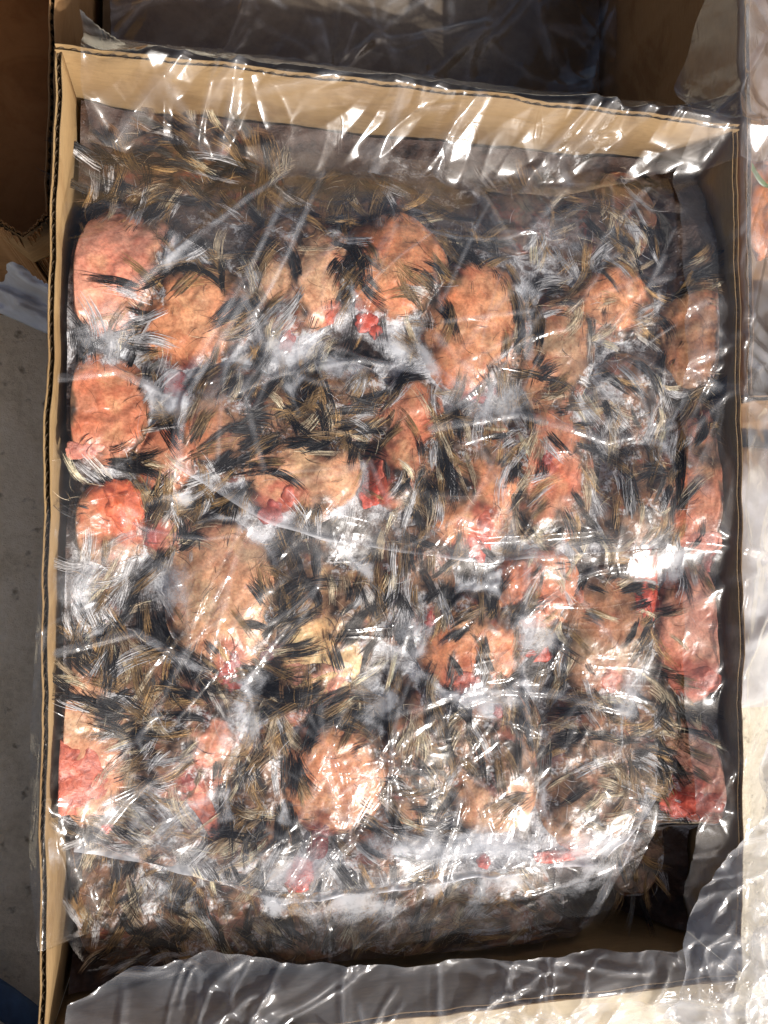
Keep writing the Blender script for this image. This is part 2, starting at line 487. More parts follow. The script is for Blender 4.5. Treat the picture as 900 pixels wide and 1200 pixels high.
# outer flaps folded outwards
#board('flap', (-HX - 0.0022, HY - 0.012), (-HX - 0.0022, -HY + 0.012), 0.16, RIM - 0.004, carton, bow=0.001)
def folded_flap(A, B, out, drop, z, mat, bend=0.2):
    A = np.array(A); B = np.array(B); nu, nv = 40, 14
    u = np.linspace(0, 1, nu); v = np.linspace(0, 1, nv)
    P = A[None, None] + (B - A)[None, None] * u[:, None, None] + np.array(out)[None, None] * v[None, :, None]
    Z = z - drop * (v[None, :] * (1 - bend) + bend * v[None, :] ** 2) + 0.0015 * perlin(u[:, None] * 6 + 0 * v[None, :], v[None, :] * 3 + 0 * u[:, None], 4)
    V = np.concatenate([P, Z[..., None]], -1).reshape(-1, 3)
    V2 = V - np.array([0, 0, TH * .9])
    F1 = gridfaces(nu, nv); F2 = gridfaces(nu, nv, nu * nv)[:, ::-1]
    i = np.arange(nu - 1); e0 = i * nv + nv - 1; k = nu * nv
    F3 = np.stack([e0, e0 + k, e0 + nv + k, e0 + nv], 1)
    e1 = i * nv
    F4 = np.stack([e1, e1 + nv, e1 + nv + k, e1 + k], 1)
    j = np.arange(nv - 1)
    F5 = np.stack([j, j + k, j + k + 1, j + 1], 1); q = (nu - 1) * nv + j
    F6 = np.stack([q, q + 1, q + 1 + k, q + k], 1)
    return mesh('flap', np.concatenate([V, V2]), np.concatenate([F1, F2, F3, F4, F5, F6]), mat, carton, smooth=False)
folded_flap((-HX + .01, -HY - .001), (HX - .004, -HY - .001), (0, -0.13), 0.05, RIM - 0.001, KRAFT_SUNLIT)

# ------------------------------------------------------------------ height fields of what lies in the box
GX0, GX1, GY0, GY1, GS = -0.30, 0.40, -0.37, 0.37, 0.001
gxs = np.arange(GX0, GX1 + GS / 2, GS); gys = np.arange(GY0, GY1 + GS / 2, GS)
XX, YY = np.meshgrid(gxs, gys, indexing='ij')
PXX, PYY = PX(XX, YY, np.full_like(XX, 0.28))

def samp(H, x, y):
    fx = np.clip((x - GX0) / GS, 0, H.shape[0] - 1.001); fy = np.clip((y - GY0) / GS, 0, H.shape[1] - 1.001)
    i = fx.astype(int); j = fy.astype(int); a = fx - i; b = fy - j
    return (H[i, j] * (1 - a) * (1 - b) + H[i + 1, j] * a * (1 - b) + H[i, j + 1] * (1 - a) * b + H[i + 1, j + 1] * a * b)

def blur(H, s):
    n0, n1 = H.shape; pad = int(4 * s) + 2
    P = np.pad(H, pad, mode='edge')
    k0 = np.fft.fftfreq(P.shape[0]); k1 = np.fft.rfftfreq(P.shape[1])
    g = np.exp(-2 * math.pi ** 2 * s * s * (k0[:, None] ** 2 + k1[None, :] ** 2))
    return np.fft.irfft2(np.fft.rfft2(P) * g, s=P.shape)[pad:pad + n0, pad:pad + n1]

def softdil(H, s, k):
    m = H.max()
    return np.log(np.maximum(blur(np.exp(k * (H - m)), s), 1e-30)) / k + m

def polyy(pts, x):
    pts = np.array(pts, float)
    return np.interp(x, pts[:, 0], pts[:, 1])

STEP1 = [(60, 610), (150, 590), (215, 565), (250, 590), (310, 620), (430, 642), (560, 660), (680, 650), (790, 640), (860, 640)]
STEP2 = [(60, 960), (150, 1000), (240, 1030), (330, 1045), (460, 1035), (600, 1015), (700, 1005), (740, 960), (790, 960), (860, 960)]
ZB = np.full_like(XX, 0.2790)
d1 = PYY - polyy(STEP1, PXX); d2 = PYY - polyy(STEP2, PXX)
ZB += 0.010 * (1 - sstep(-90, 6, d1)) * 0.4 + 0.006 * (1 - sstep(-2, 14, d1)) * sstep(-150, -10, d1)
ZB += 0.006 * sstep(-120, -20, d2) * (1 - sstep(-4, 16, d2))
ZB -= 0.033 * sstep(-6, 34, d2) + 0.000 * sstep(50, 120, d2)
ZB -= 0.032 * (1 - sstep(150, 330, PYY + 0.06 * (PXX - 300)))
ZB += 0.009 * (1 - sstep(60, 130, PXX)) + 0.006 * sstep(770, 850, PXX)
ZB += 0.004 * perlin(XX * 22, YY * 22, 3)

# one row per bird, measured on the photograph: centre, half-axes, turn, rise in mm | bare skin ovals | skin tone | tuft mix | flow | raw stumps | what it looks like
W = dict(blk=(8, .7, .25, 1.3, .8, .4), mix=(5, .5, .25, 1.8, 1.5, .7), tan=(3, .3, .3, 2.4, 2.4, .7), gry=(3.5, 1.3, .2, .8, 1.4, 1.7), brn=(3.2, .6, .9, 2.2, 1.2, .4), crm=(4, .5, .2, 1.4, 2.9, 1.1), drk=(6, 1.5, 1.6, 1.2, .4, .5))  # last mix: dark brown plumage with the top row's shade put into its colours
BIRDS = [
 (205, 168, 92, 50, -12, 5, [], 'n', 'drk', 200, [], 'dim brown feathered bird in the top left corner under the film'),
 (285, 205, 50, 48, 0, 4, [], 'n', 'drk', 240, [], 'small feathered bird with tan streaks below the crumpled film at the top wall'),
 (132, 312, 62, 86, 22, 9, [(128, 300, 46, 40, 10), (115, 345, 40, 45, 0)], 'k', 'blk', 300, [], 'bare pink and orange bird against the left wall with frosted lower end'),
 (228, 372, 66, 60, -20, 7, [(225, 378, 36, 40, 20)], 'o', 'mix', 200, [(205, 452, 20, 17, 20, 'd')], 'orange skinned bird with black tufts beside the long film edge'),
 (350, 318, 62, 74, 8, 8, [(372, 330, 17, 45, 0), (318, 335, 14, 18, 0)], 'p', 'blk', 130, [(335, 403, 9, 13, 8, 'd'), (385, 375, 6, 9, 20, 'r')], 'bird with glossy black wing feathers and a narrow tan skin strip'),
 (462, 312, 58, 66, 0, 9, [(468, 290, 40, 36, 0), (455, 340, 34, 22, 0)], 'o', 'mix', 70, [(427, 378, 13, 13, 0, 'R'), (440, 388, 7, 9, 0, 'R')], 'round orange skinned bird with cream feather fringe and scarlet blood drops'),
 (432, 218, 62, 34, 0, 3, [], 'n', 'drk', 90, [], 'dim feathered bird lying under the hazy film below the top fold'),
 (556, 390, 60, 84, 0, 9, [(548, 385, 34, 52, 20), (530, 440, 24, 20, 0)], 'o', 'blk', 200, [(555, 468, 14, 6, 0, 'd')], 'bright orange skinned bird with black feather spikes set in rows'),
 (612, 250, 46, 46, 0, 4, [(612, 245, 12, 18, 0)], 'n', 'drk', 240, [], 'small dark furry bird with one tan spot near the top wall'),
 (645, 420, 46, 84, 12, 6, [(645, 425, 22, 60, 18)], 'b', 'tan', 20, [], 'narrow reddish brown bird with cream hairs right of the spiky orange one'),
 (688, 268, 52, 44, 0, 2, [], 'n', 'gry', 60, [], 'grey frosted feather bundle under film at the upper right'),
 (718, 355, 44, 46, 0, 7, [(712, 352, 26, 28, 0)], 'o', 'tan', 30, [], 'small orange furry bird below the dark gap at the upper right'),
 (742, 238, 28, 56, 0, -8, [], 'b', 'gry', 80, [], 'dark ragged bird hanging deep in the upper right gap'),
 (814, 390, 42, 70, 0, 4, [(808, 400, 26, 46, 10)], 'b', 'mix', 60, [], 'tan bird with a white film crease at the top of the right column'),
 (118, 482, 58, 66, 0, 7, [(120, 480, 40, 44, 0)], 'r', 'blk', 280, [(100, 530, 24, 10, 0, 'p')], 'reddish orange pimpled bird against the left wall at mid height'),
 (196, 540, 36, 44, 10, 4, [(192, 535, 26, 30, 0)], 'r', 'brn', 260, [], 'small ruddy bare bird wedged left of the big dark feathered one'),
 (128, 618, 50, 52, 0, 6, [(122, 620, 34, 36, 0)], 'b', 'gry', 200, [(147, 590, 24, 30, -20, 'O')], 'brownish bird carrying a shiny orange red veined organ'),
 (196, 622, 34, 32, 0, 5, [(190, 628, 16, 16, 0)], 'k', 'tan', 320, [(178, 628, 9, 14, 20, 'd')], 'little pink bird with tan fluff right of the veined organ'),
 (278, 498, 70, 66, 0, 8, [(246, 505, 20, 28, 0)], 'b', 'blk', 300, [], 'dark bird with long curved black quills inside the draped film'),
 (352, 548, 66, 60, 0, 10, [(335, 555, 36, 30, 0), (395, 565, 22, 22, 0)], 'p', 'blk', 95, [(318, 602, 15, 14, -20, 'd'), (336, 582, 9, 12, 0, 'r')], 'peach bird with a drooping black tuft and dark red neck'),
 (402, 480, 56, 50, 0, 8, [], 'b', 'tan', 285, [], 'gold and black feathered bird below the dark brown hollow'),
 (472, 520, 44, 78, 12, 9, [(475, 500, 22, 40, 10)], 'r', 'mix', 100, [(430, 582, 12, 15, 0, 'R'), (437, 555, 8, 14, 10, 'r')], 'rusty orange bird beside the frosty gap with red neck at lower left'),
 (548, 560, 60, 82, 0, 8, [(575, 572, 18, 20, 0), (540, 620, 30, 18, 0)], 'o', 'tan', 280, [(556, 640, 14, 17, 0, 'R'), (560, 612, 8, 14, 0, 'r')], 'fluffy tan bird with a red neck at the lower film edge'),
 (640, 552, 50, 92, 0, 7, [(638, 545, 22, 52, 0)], 'r', 'crm', 75, [(632, 540, 6, 8, 0, 'd')], 'long brown orange bird combed with white wisps in the middle right'),
 (742, 585, 44, 66, 0, 7, [], 'b', 'crm', 270, [], 'black and cream feathered lump left of the right hand film strip'),
 (812, 560, 40, 88, 0, 5, [(810, 590, 24, 40, 0)], 'r', 'blk', 50, [(815, 635, 26, 12, 10, 'p'), (826, 655, 6, 16, 8, 'd')], 'orange bird with dark feather cap midway down the right column'),
 (262, 702, 62, 90, -8, 10, [(258, 692, 48, 62, -8), (275, 755, 18, 34, 12)], 'p', 'blk', 330, [(270, 790, 14, 26, 8, 'd')], 'large bare peach bird with a folded skin rim and long red neck'),
 (372, 732, 66, 92, 0, 9, [(362, 762, 24, 30, 10), (400, 790, 14, 30, 20)], 'w', 'blk', 280, [(312, 770, 8, 14, 10, 'm')], 'dark feathered bird with a pale yellow skin window below the film lip'),
 (482, 690, 48, 72, 0, 6, [], 'b', 'mix', 275, [(500, 725, 8, 10, 0, 'd')], 'spiky olive and black feathered bird right of the vertical fold'),
 (552, 752, 62, 60, 0, 10, [(548, 768, 44, 34, 0)], 'o', 'blk', 270, [(540, 798, 22, 12, -20, 'r'), (580, 830, 8, 9, 0, 'd')], 'heart shaped glossy orange bird with dark feather crest'),
 (630, 690, 50, 48, 10, 9, [(632, 688, 44, 36, 10)], 'r', 'mix', 30, [(633, 767, 14, 11, 0, 'R')], 'wrinkled red orange bare bird just below the film edge'),
 (708, 742, 56, 76, 0, 8, [(705, 745, 34, 48, 0)], 'b', 'crm', 40, [(712, 795, 16, 14, 20, 'p')], 'dark brown bird with cracked looking black hairs and cream right fringe'),
 (757, 690, 15, 60, 4, 2, [(757, 690, 12, 52, 4)], 'm', 'gry', 80, [(757, 700, 9, 30, 4, 'R')], 'narrow raw red strip of bird beside the right column'),
 (812, 742, 42, 80, 0, 7, [(812, 742, 36, 68, 0)], 'k', 'gry', 60, [(818, 795, 28, 14, 10, 'r')], 'smooth pink bare bird low in the right column'),
 (98, 868, 54, 92, 0, 8, [(92, 880, 40, 66, 0)], 'p', 'mix', 300, [(90, 905, 36, 40, 0, 'S')], 'bird with a flat frosted salmon red cut face against the left wall'),
 (140, 795, 72, 52, 20, 7, [], 'b', 'mix', 230, [(128, 963, 9, 8, 0, 'R')], 'black and straw feathered bird above the salmon cut face'),
 (222, 858, 66, 84, 20, 9, [(250, 868, 14, 22, 30)], 'k', 'crm', 140, [(238, 945, 14, 32, -28, 'f'), (222, 915, 9, 14, -28, 'd')], 'long feathered black and cream bird with a red finger shaped neck'),
 (305, 900, 34, 86, 8, 5, [], 'b', 'tan', 100, [], 'narrow straw coloured feather column right of the finger shaped neck'),
 (360, 812, 56, 40, 0, 6, [(380, 800, 18, 18, 0)], 'k', 'blk', 190, [], 'black streaked feathered bird above the round orange back'),
 (392, 905, 62, 72, 0, 9, [(390, 910, 44, 46, 0)], 'o', 'blk', 30, [(350, 1022, 17, 24, 12, 'R'), (372, 985, 12, 22, 20, 'm')], 'round orange backed bird with a bloody torn neck far below'),
 (490, 885, 46, 90, 0, 8, [(462, 970, 16, 26, 20)], 'p', 'tan', 265, [], 'straw coloured bird with combed feathers right of the vertical film fold'),
 (572, 880, 62, 92, 0, 9, [(602, 955, 24, 32, 0), (560, 950, 16, 20, 0)], 'p', 'blk', 250, [(564, 1006, 7, 10, 0, 'R')], 'big black quilled bird showing a peach skin tongue'),
 (690, 905, 62, 92, 0, 9, [(655, 985, 28, 16, 0)], 'p', 'crm', 60, [(650, 1002, 26, 10, 0, 'R')], 'tabby feathered bird with orange red neck under the bright film edge'),
 (762, 858, 40, 66, 0, 5, [], 'b', 'blk', 60, [], 'blackish quilled bird in shade left of the pink cut breast'),
 (818, 905, 38, 66, -12, 6, [(818, 890, 26, 40, -12)], 'k', 'gry', 250, [(790, 938, 22, 18, -15, 'R'), (815, 935, 20, 12, -10, 'r')], 'pink breast with bloody wet cut at the bottom of the right column'),
 (170, 985, 62, 34, -6, 4, [], 'b', 'crm', 200, [], 'low frosted black and white feather clump below the salmon cut face'),
 (296, 985, 52, 38, 0, 4, [], 'b', 'crm', 150, [], 'frosted straw and white feather clump left of the bloody torn neck'),
 (448, 988, 50, 36, 0, 4, [], 'b', 'gry', 30, [], 'frosted grey feather clump right of the bloody torn neck'),
 (130, 1090, 66, 72, 0, 5, [], 'b', 'brn', 300, [], 'shaded tan and brown bird in the lower left corner under taut film'),
 (250, 1108, 72, 66, 0, 6, [], 'b', 'tan', 250, [], 'shaded straw feathered bird in the bottom row beside the left corner'),
 (372, 1112, 58, 64, 0, 5, [], 'b', 'brn', 270, [], 'shaded ginger brown bird in the middle of the bottom row'),
 (492, 1108, 66, 66, 0, 5, [], 'b', 'tan', 300, [], 'shaded olive and black feathered bird in the bottom row'),
 (618, 1098, 64, 64, 0, 5, [], 'b', 'brn', 200, [], 'shaded plain brown bird at the right end of the bottom row'),
 (728, 472, 40, 56, 0, 5, [], 'b', 'gry', 60, [], 'frosted grey white feather lump between the long combed bird and the right column'),
 (100, 700, 40, 44, 0, 3, [], 'b', 'gry', 300, [], 'white rimed feather lump against the left wall below the brownish bird'),
 (772, 1015, 36, 58, 0, -2, [], 'b', 'brn', 80, [], 'brown bird sunk beside the empty dark corner hollow'),
]
TONE = dict(o=(0.67, 0.305, 0.155), p=(0.69, 0.40, 0.235), k=(0.66, 0.31, 0.21), b=(0.42, 0.22, 0.12), w=(0.74, 0.50, 0.25), r=(0.60, 0.235, 0.13), m=(0.30, 0.05, 0.035), n=(0.17, 0.095, 0.06))  # n is a body tone darkened to carry the shade of the top row
RAW = dict(R=(0.56, 0.080, 0.045), r=(0.52, 0.12, 0.07), d=(0.36, 0.065, 0.05), m=(0.16, 0.02, 0.02), O=(0.68, 0.16, 0.07), S=(0.62, 0.16, 0.095), p=(0.62, 0.24, 0.17), f=(0.58, 0.17, 0.10))

def local(px, py, b):
    """photo offsets from a bird's centre in its own turned axes, scaled to its half-axes"""
    a = math.radians(b[4]); dx = px - b[0]; dy = py - b[1]
    return (dx * math.cos(a) + dy * math.sin(a)) / b[2], (-dx * math.sin(a) + dy * math.cos(a)) / b[3]

BIRDS = [(b[0], b[1], b[2] * 1.14, b[3] * 1.10, b[4], b[5], [(s[0], s[1], s[2] * 1.36, s[3] * 1.32, s[4]) for s in b[6]]) + b[7:] for b in BIRDS]
ENV = ZB.copy()
centres = []
for k, b in enumerate(BIRDS):
    u, v = local(PXX, PYY, b)
    r = np.maximum(np.hypot(u, v) + 0.10 * perlin(XX * 45 + 7 * k, YY * 45, 60 + k), 0)
    bx, by = U(b[0], b[1], 0.28)
    zc = float(samp(blur(ZB, 6) if k == 0 else ZBB, np.array(bx), np.array(by))) if k else None
    if k == 0:
        ZBB = blur(ZB, 8); zc = float(samp(ZBB, np.array(bx), np.array(by)))
    centres.append((float(bx), float(by), zc))
    dome = ZBB - 0.007 + (0.008 + b[5] * 0.0009) * np.sqrt(np.clip(1 - r ** 3.2, 0, 1))
    dome += 0.0011 * perlin(XX * 90, YY * 90, 5 + k) + 0.0007 * ridge(XX * 120, YY * 120, 9 + k, 2)
    ENV = np.where(r < 1, np.maximum(ENV, dome), ENV)
ENVS = blur(ENV, 1.0)

# frost and dark places, measured on the photograph
FROST = [(400, 425, 50, 22, .8), (345, 415, 40, 22, .8), (452, 405, 45, 16, .8), (205, 465, 26, 26, .8), (205, 690, 26, 60, .6), (105, 690, 35, 60, .55), (480, 745, 30, 40, .6),
         (285, 835, 26, 40, .75), (575, 475, 50, 22, .7), (620, 500, 22, 50, .35), (620, 745, 30, 30, .8), (560, 815, 60, 18, .8), (480, 990, 60, 26, .8), (570, 985, 60, 24, .8),
         (690, 985, 60, 24, .8), (345, 1010, 60, 28, .7), (200, 960, 60, 40, .55), (725, 815, 34, 22, .7), (650, 280, 50, 30, .45), (350, 180, 60, 22, .35), (480, 180, 70, 20, .4), (580, 210, 50, 24, .45),
         (150, 660, 60, 30, .55), (640, 645, 60, 12, .6), (700, 440, 40, 60, .3), (530, 460, 30, 30, .5), (110, 990, 40, 40, .4), (395, 620, 40, 12, .5), (130, 400, 44, 44, .6), (260, 190, 50, 60, .2), (350, 640, 60, 14, .3), (600, 780, 30, 20, .5), (745, 800, 20, 30, .6), (430, 450, 40, 30, .35), (720, 500, 40, 80, .25), (430, 820, 16, 80, .4)]
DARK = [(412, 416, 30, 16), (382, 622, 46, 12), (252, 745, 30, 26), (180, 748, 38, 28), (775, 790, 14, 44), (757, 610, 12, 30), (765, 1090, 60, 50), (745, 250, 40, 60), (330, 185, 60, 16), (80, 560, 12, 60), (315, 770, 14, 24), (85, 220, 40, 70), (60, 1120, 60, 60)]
DPX = PXX + 22 * fbm(XX * 55, YY * 55, 201, 4); DPY = PYY + 18 * fbm(XX * 55, YY * 55, 207, 4)
FR = np.zeros_like(XX)
for a in FROST: FR = np.maximum(FR, a[4] * np.exp(-(((DPX - a[0]) / a[2]) ** 2 + ((DPY - a[1]) / a[3]) ** 2)))
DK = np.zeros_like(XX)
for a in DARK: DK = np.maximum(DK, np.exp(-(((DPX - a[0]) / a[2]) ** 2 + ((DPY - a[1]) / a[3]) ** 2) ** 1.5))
VAL = sstep(0.0012, 0.0060, softdil(ENV, 6.0, 900.0) - ENV)
FR = np.maximum(FR, 0.75 * VAL * sstep(-0.35, 0.35, fbm(XX * 30, YY * 30, 77, 3)) * sstep(180, 330, PYY) * (1 - 0.7 * sstep(10, 60, d2)))
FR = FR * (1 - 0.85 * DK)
ZICE = ZB - 0.002 + 0.0022 * fbm(XX * 60, YY * 60, 21, 4) + 0.0022 * FR * fbm(XX * 210, YY * 210, 22, 3) - 0.020 * DK * (1 - FR) * (PYY > 200) - 0.03 * np.exp(-(((PXX - 765) / 60) ** 2 + ((PYY - 1090) / 50) ** 2) ** 2)
inx = (np.abs(XX) < ix - 0.003) & (np.abs(YY) < iy - 0.003)

i0, i1 = np.where(np.abs(gxs) < ix - 0.003)[0][[0, -1]]; j0, j1 = np.where(np.abs(gys) < iy - 0.003)[0][[0, -1]]
sl_ = (slice(i0, i1 + 1), slice(j0, j1 + 1))
nu, nv = XX[sl_].shape
V = np.stack([XX[sl_].ravel(), YY[sl_].ravel(), ZICE[sl_].ravel()], 1)
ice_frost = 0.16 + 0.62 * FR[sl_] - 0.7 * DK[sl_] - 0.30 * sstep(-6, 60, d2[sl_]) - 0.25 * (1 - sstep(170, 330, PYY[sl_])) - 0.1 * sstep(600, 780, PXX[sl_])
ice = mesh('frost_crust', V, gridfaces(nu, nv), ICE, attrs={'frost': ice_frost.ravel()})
tag(ice, 'white rime and dark ice filling the gaps between the frozen birds', 'frost', kind='stuff')

# ------------------------------------------------------------------ the birds
PAL = np.array([(0.014, 0.013, 0.013), (0.115, 0.11, 0.10), (0.16, 0.085, 0.04), (0.50, 0.31, 0.13), (0.74, 0.61, 0.42), (0.66, 0.66, 0.67)])

def strands(roots, dirs, length, bend, width, c0, c1, lift, roll, seg=6):
    """flat tapered barbs lying on the birds; every argument holds one value per barb"""
    n = len(roots); t = np.linspace(0, 1, seg + 1)
    per = np.stack([-dirs[:, 1], dirs[:, 0]], 1)
    P = roots[:, None, :] + length[:, None, None] * (t[None, :, None] * dirs[:, None, :] + (bend[:, None] * t[None, :] ** 2)[..., None] * per[:, None, :])
    T = dirs[:, None, :] + (2 * bend[:, None] * t[None, :])[..., None] * per[:, None, :]
    T /= np.linalg.norm(T, axis=-1, keepdims=True)
    Wd = np.stack([-T[..., 1], T[..., 0]], -1)
    w = width[:, None] * (1 - 0.8 * t[None, :] ** 1.5) * 0.5 * (0.35 + 0.65 * np.minimum(1, t[None, :] * 4))
    Z = samp(ENVS, P[..., 0], P[..., 1]) + lift[:, None] * (0.2 + np.sin(np.minimum(t[None, :] * 1.15, 1) * math.pi * 0.8))
    cr, sr = np.cos(roll)[:, None], np.sin(roll)[:, None]
    Lf = np.concatenate([P - Wd * (w * cr)[..., None], (Z - w * sr)[..., None]], -1)
    Rt = np.concatenate([P + Wd * (w * cr)[..., None], (Z + w * sr)[..., None]], -1)
    V = np.stack([Lf, Rt], 2).reshape(-1, 3)
    C = c0[:, None, :] * (1 - t[None, :, None]) + c1[:, None, :] * t[None, :, None]
    C = np.repeat(C[:, :, None, :], 2, 2).reshape(-1, 3)
    b = (np.arange(n) * (seg + 1) * 2)[:, None] + (np.arange(seg) * 2)[None, :]
    b = b.ravel()
    return V, np.stack([b, b + 2, b + 3, b + 1], 1), C

def tuft(r, root, ang, L, nst, spread, c0, c1, bend, wid=0.0004, lift=0.0007, comb=False):
    d0 = np.array([math.cos(ang), math.sin(ang)]); pr = np.array([-d0[1], d0[0]])
    if comb:                                     # barbs side by side, as on a wet wing feather
        sd = r.uniform(-1, 1, nst); a = pr * (sd * spread * 2.2)[:, None] + d0 * (r.normal(0, .13, nst) * L)[:, None]
        tips = root + d0 * L + a * 0.8 + r.normal(0, 1, (nst, 2)) * spread * 0.12
    else:
        a = r.normal(0, 1, (nst, 2)) * spread + d0 * (r.uniform(-.25, .25, nst) * L)[:, None]
        tips = root + d0 * L + a * 0.30 + r.normal(0, 1, (nst, 2)) * spread * 0.30
    roots = root + a
    dv = tips - roots; ln = np.linalg.norm(dv, axis=1)
    ln2 = ln * r.uniform(0.7, 1.1, nst)
    v = r.uniform(0.6, 1.4, (nst, 1))
    return (roots, dv / ln[:, None], ln2, bend + r.normal(0, 0.035 if comb else 0.06, nst), wid * r.uniform(0.5, 1.5, nst), c0 * v, c1 * v * r.uniform(.8, 1.25, (nst, 1)), lift * r.uniform(0.2, 1.5, nst), r.normal(0, 0.5, nst))

def cat(list_):
    return [np.concatenate(a) for a in zip(*list_)]

PXM = 1 / 1930.0
for k, b in enumerate(BIRDS):
    cxp, cyp, rxp, ryp, rot, dz, skins, tone, mix, flow, raws, label = b
    r = np.random.default_rng(100 + k)
    bx, by, zc = centres[k]
    root = empty('frozen_bird', (bx, by, zc - 0.012), label, 'frozen bird', 'frozen birds packed in the carton')
    # body: a closed lumpy oval whose top follows the packed surface
    na, nr = 110, 46
    th = np.linspace(0, 2 * math.pi, na, endpoint=False); rr = np.sin(np.linspace(0.02, math.pi / 2, nr)) * 1.0
    TT, RR = np.meshgrid(th, rr, indexing='ij')
    lx = np.cos(TT) * RR * rxp; ly = np.sin(TT) * RR * ryp
    a = math.radians(rot)
    ppx = cxp + lx * math.cos(a) - ly * math.sin(a); ppy = cyp + lx * math.sin(a) + ly * math.cos(a)
    wob = 1 + 0.06 * perlin(np.cos(TT) * 2 + k * 3, np.sin(TT) * 2, 31)
    ppx = cxp + (ppx - cxp) * wob; ppy = cyp + (ppy - cyp) * wob
    x, y = U(ppx, ppy, 0.28)
    def squash(q, lim, k=0.022):
        o = np.abs(q) - (lim - k)
        return np.where(o > 0, np.sign(q) * (lim - k * np.exp(-np.maximum(o, 0) / k)), q)
    x = squash(x, ix - 0.001); y = squash(y, iy - 0.002)
    ztop = samp(ENV, x, y)
    sk = np.zeros_like(x)
    for s in skins:
        sa = math.radians(s[4]); dx = ppx - s[0]; dy = ppy - s[1]
        q = np.hypot((dx * math.cos(sa) + dy * math.sin(sa)) / s[2], (-dx * math.sin(sa) + dy * math.cos(sa)) / s[3])
        q = q + 0.40 * fbm(x * 62, y * 62, 40 + k, 4)
        sk = np.maximum(sk, 1 - sstep(0.78, 1.12, q))
    edge = sstep(0.86, 1.0, RR)
    ztop = ztop - 0.004 * edge ** 2 + sk * (0.0007 * ridge(x * 36, y * 36, 300 + k, 1, 1.3) - 0.0003)
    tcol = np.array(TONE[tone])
    hue = fbm(x * 60, y * 60, 70 + k, 3)[..., None]
    skc = tcol * (1 + 0.20 * hue) + np.array([0.05, -0.02, -0.02]) * fbm(x * 35, y * 35, 80 + k, 3)[..., None] * 2
    pale = sstep(0.1, 0.7, fbm(x * 48, y * 48, 90 + k, 3))[..., None]
    skc = skc * (1 - 0.5 * pale) + np.array([0.66, 0.42, 0.22]) * 0.5 * pale if tone not in 'bmn' else skc
    mott = fbm(x * 75, y * 75, 97 + k, 4)[..., None]
    unc = np.array([0.20, 0.115, 0.065]) * (0.45 if tone == 'n' else 1) * (1 + 0.7 * fbm(x * 130, y * 130, 91 + k, 3)[..., None])  # top-row bodies darkened further, as painted shade
    unc = unc + (tcol * 0.8 - unc) * sstep(0.02, 0.45, mott) * (0.8 if tone not in 'bmn' else 0.55)
    unc = unc * (1 - 0.85 * sstep(0.02, 0.4, -mott))
    for w_ in raws:
        q = np.hypot((ppx - w_[0]) / (w_[2] * 2.2 + 4), (ppy - w_[1]) / (w_[3] * 2.0 + 4)) + 0.5 * fbm(x * 110, y * 110, 46 + k, 3)
        bl = (1 - sstep(0.35, 1.05, q))[..., None] * (0.75 if w_[5] not in 'pS' else 0.3)
        skc = skc * (1 - bl) + np.array(RAW[w_[5]]) * bl; unc = unc * (1 - bl) + np.array(RAW[w_[5]]) * 0.8 * bl
    colr = np.clip(unc * (1 - sk[..., None]) + skc * sk[..., None], 0.008, 0.9)
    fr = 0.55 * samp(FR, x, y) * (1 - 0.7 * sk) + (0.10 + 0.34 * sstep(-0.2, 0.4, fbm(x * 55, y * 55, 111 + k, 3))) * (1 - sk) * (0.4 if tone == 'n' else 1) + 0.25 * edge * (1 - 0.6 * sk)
    Vt = np.stack([x, y, ztop], -1)
    zu = np.minimum(ztop - 0.004, zc - 0.004 - 0.012 * np.sqrt(np.clip(1 - RR ** 2, 0, 1)))
    Vb = np.stack([x, y, zu], -1)
    V = np.concatenate([Vt.reshape(-1, 3), Vb.reshape(-1, 3)])
    i = np.arange(na); j = np.arange(nr - 1); I, J = np.meshgrid(i, j, indexing='ij')
    I2 = (I + 1) % na
    q = np.stack([I * nr + J, I * nr + J + 1, I2 * nr + J + 1, I2 * nr + J], -1).reshape(-1, 4)
    q2 = q[:, ::-1] + na * nr
    ed = np.stack([i * nr + nr - 1, i * nr + nr - 1 + na * nr, ((i + 1) % na) * nr + nr - 1 + na * nr, ((i + 1) % na) * nr + nr - 1], 1)
    # crown fans closed by two small caps
    cap = np.concatenate([Vt[:, 0].mean(0)[None], Vb[:, 0].mean(0)[None]]); nv0 = len(V)
    V = np.concatenate([V, cap])
    cc = np.concatenate([colr.reshape(-1, 3)] * 2 + [colr[:, 0].mean(0)[None]] * 2)
    ff = np.concatenate([fr.ravel()] * 2 + [[fr[:, 0].mean()]] * 2)
    h = na // 2; i2 = np.arange(h) * 2
    f1 = np.stack([np.full(h, nv0), i2 * nr, (i2 + 1) * nr, ((i2 + 2) % na) * nr], 1)
    f2 = np.stack([np.full(h, nv0 + 1), ((i2 + 2) % na) * nr, (i2 + 1) * nr, i2 * nr], 1); f2[:, 1:] += na * nr
    me_f = np.concatenate([q, q2, ed, f1, f2])
    bo = mesh('body', V, me_f, SKIN, root, col=cc, attrs={'frost': ff})
    # plumage
    nt_ = int(rxp * ryp / 104 * (0.8 + 0.35 * (len(skins) == 0)))
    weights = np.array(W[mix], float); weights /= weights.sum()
    soft, dark = [], []
    sx = np.mean([s[0] for s in skins]) if skins else cxp
    sy = np.mean([s[1] for s in skins]) if skins else cyp
    tries = 0
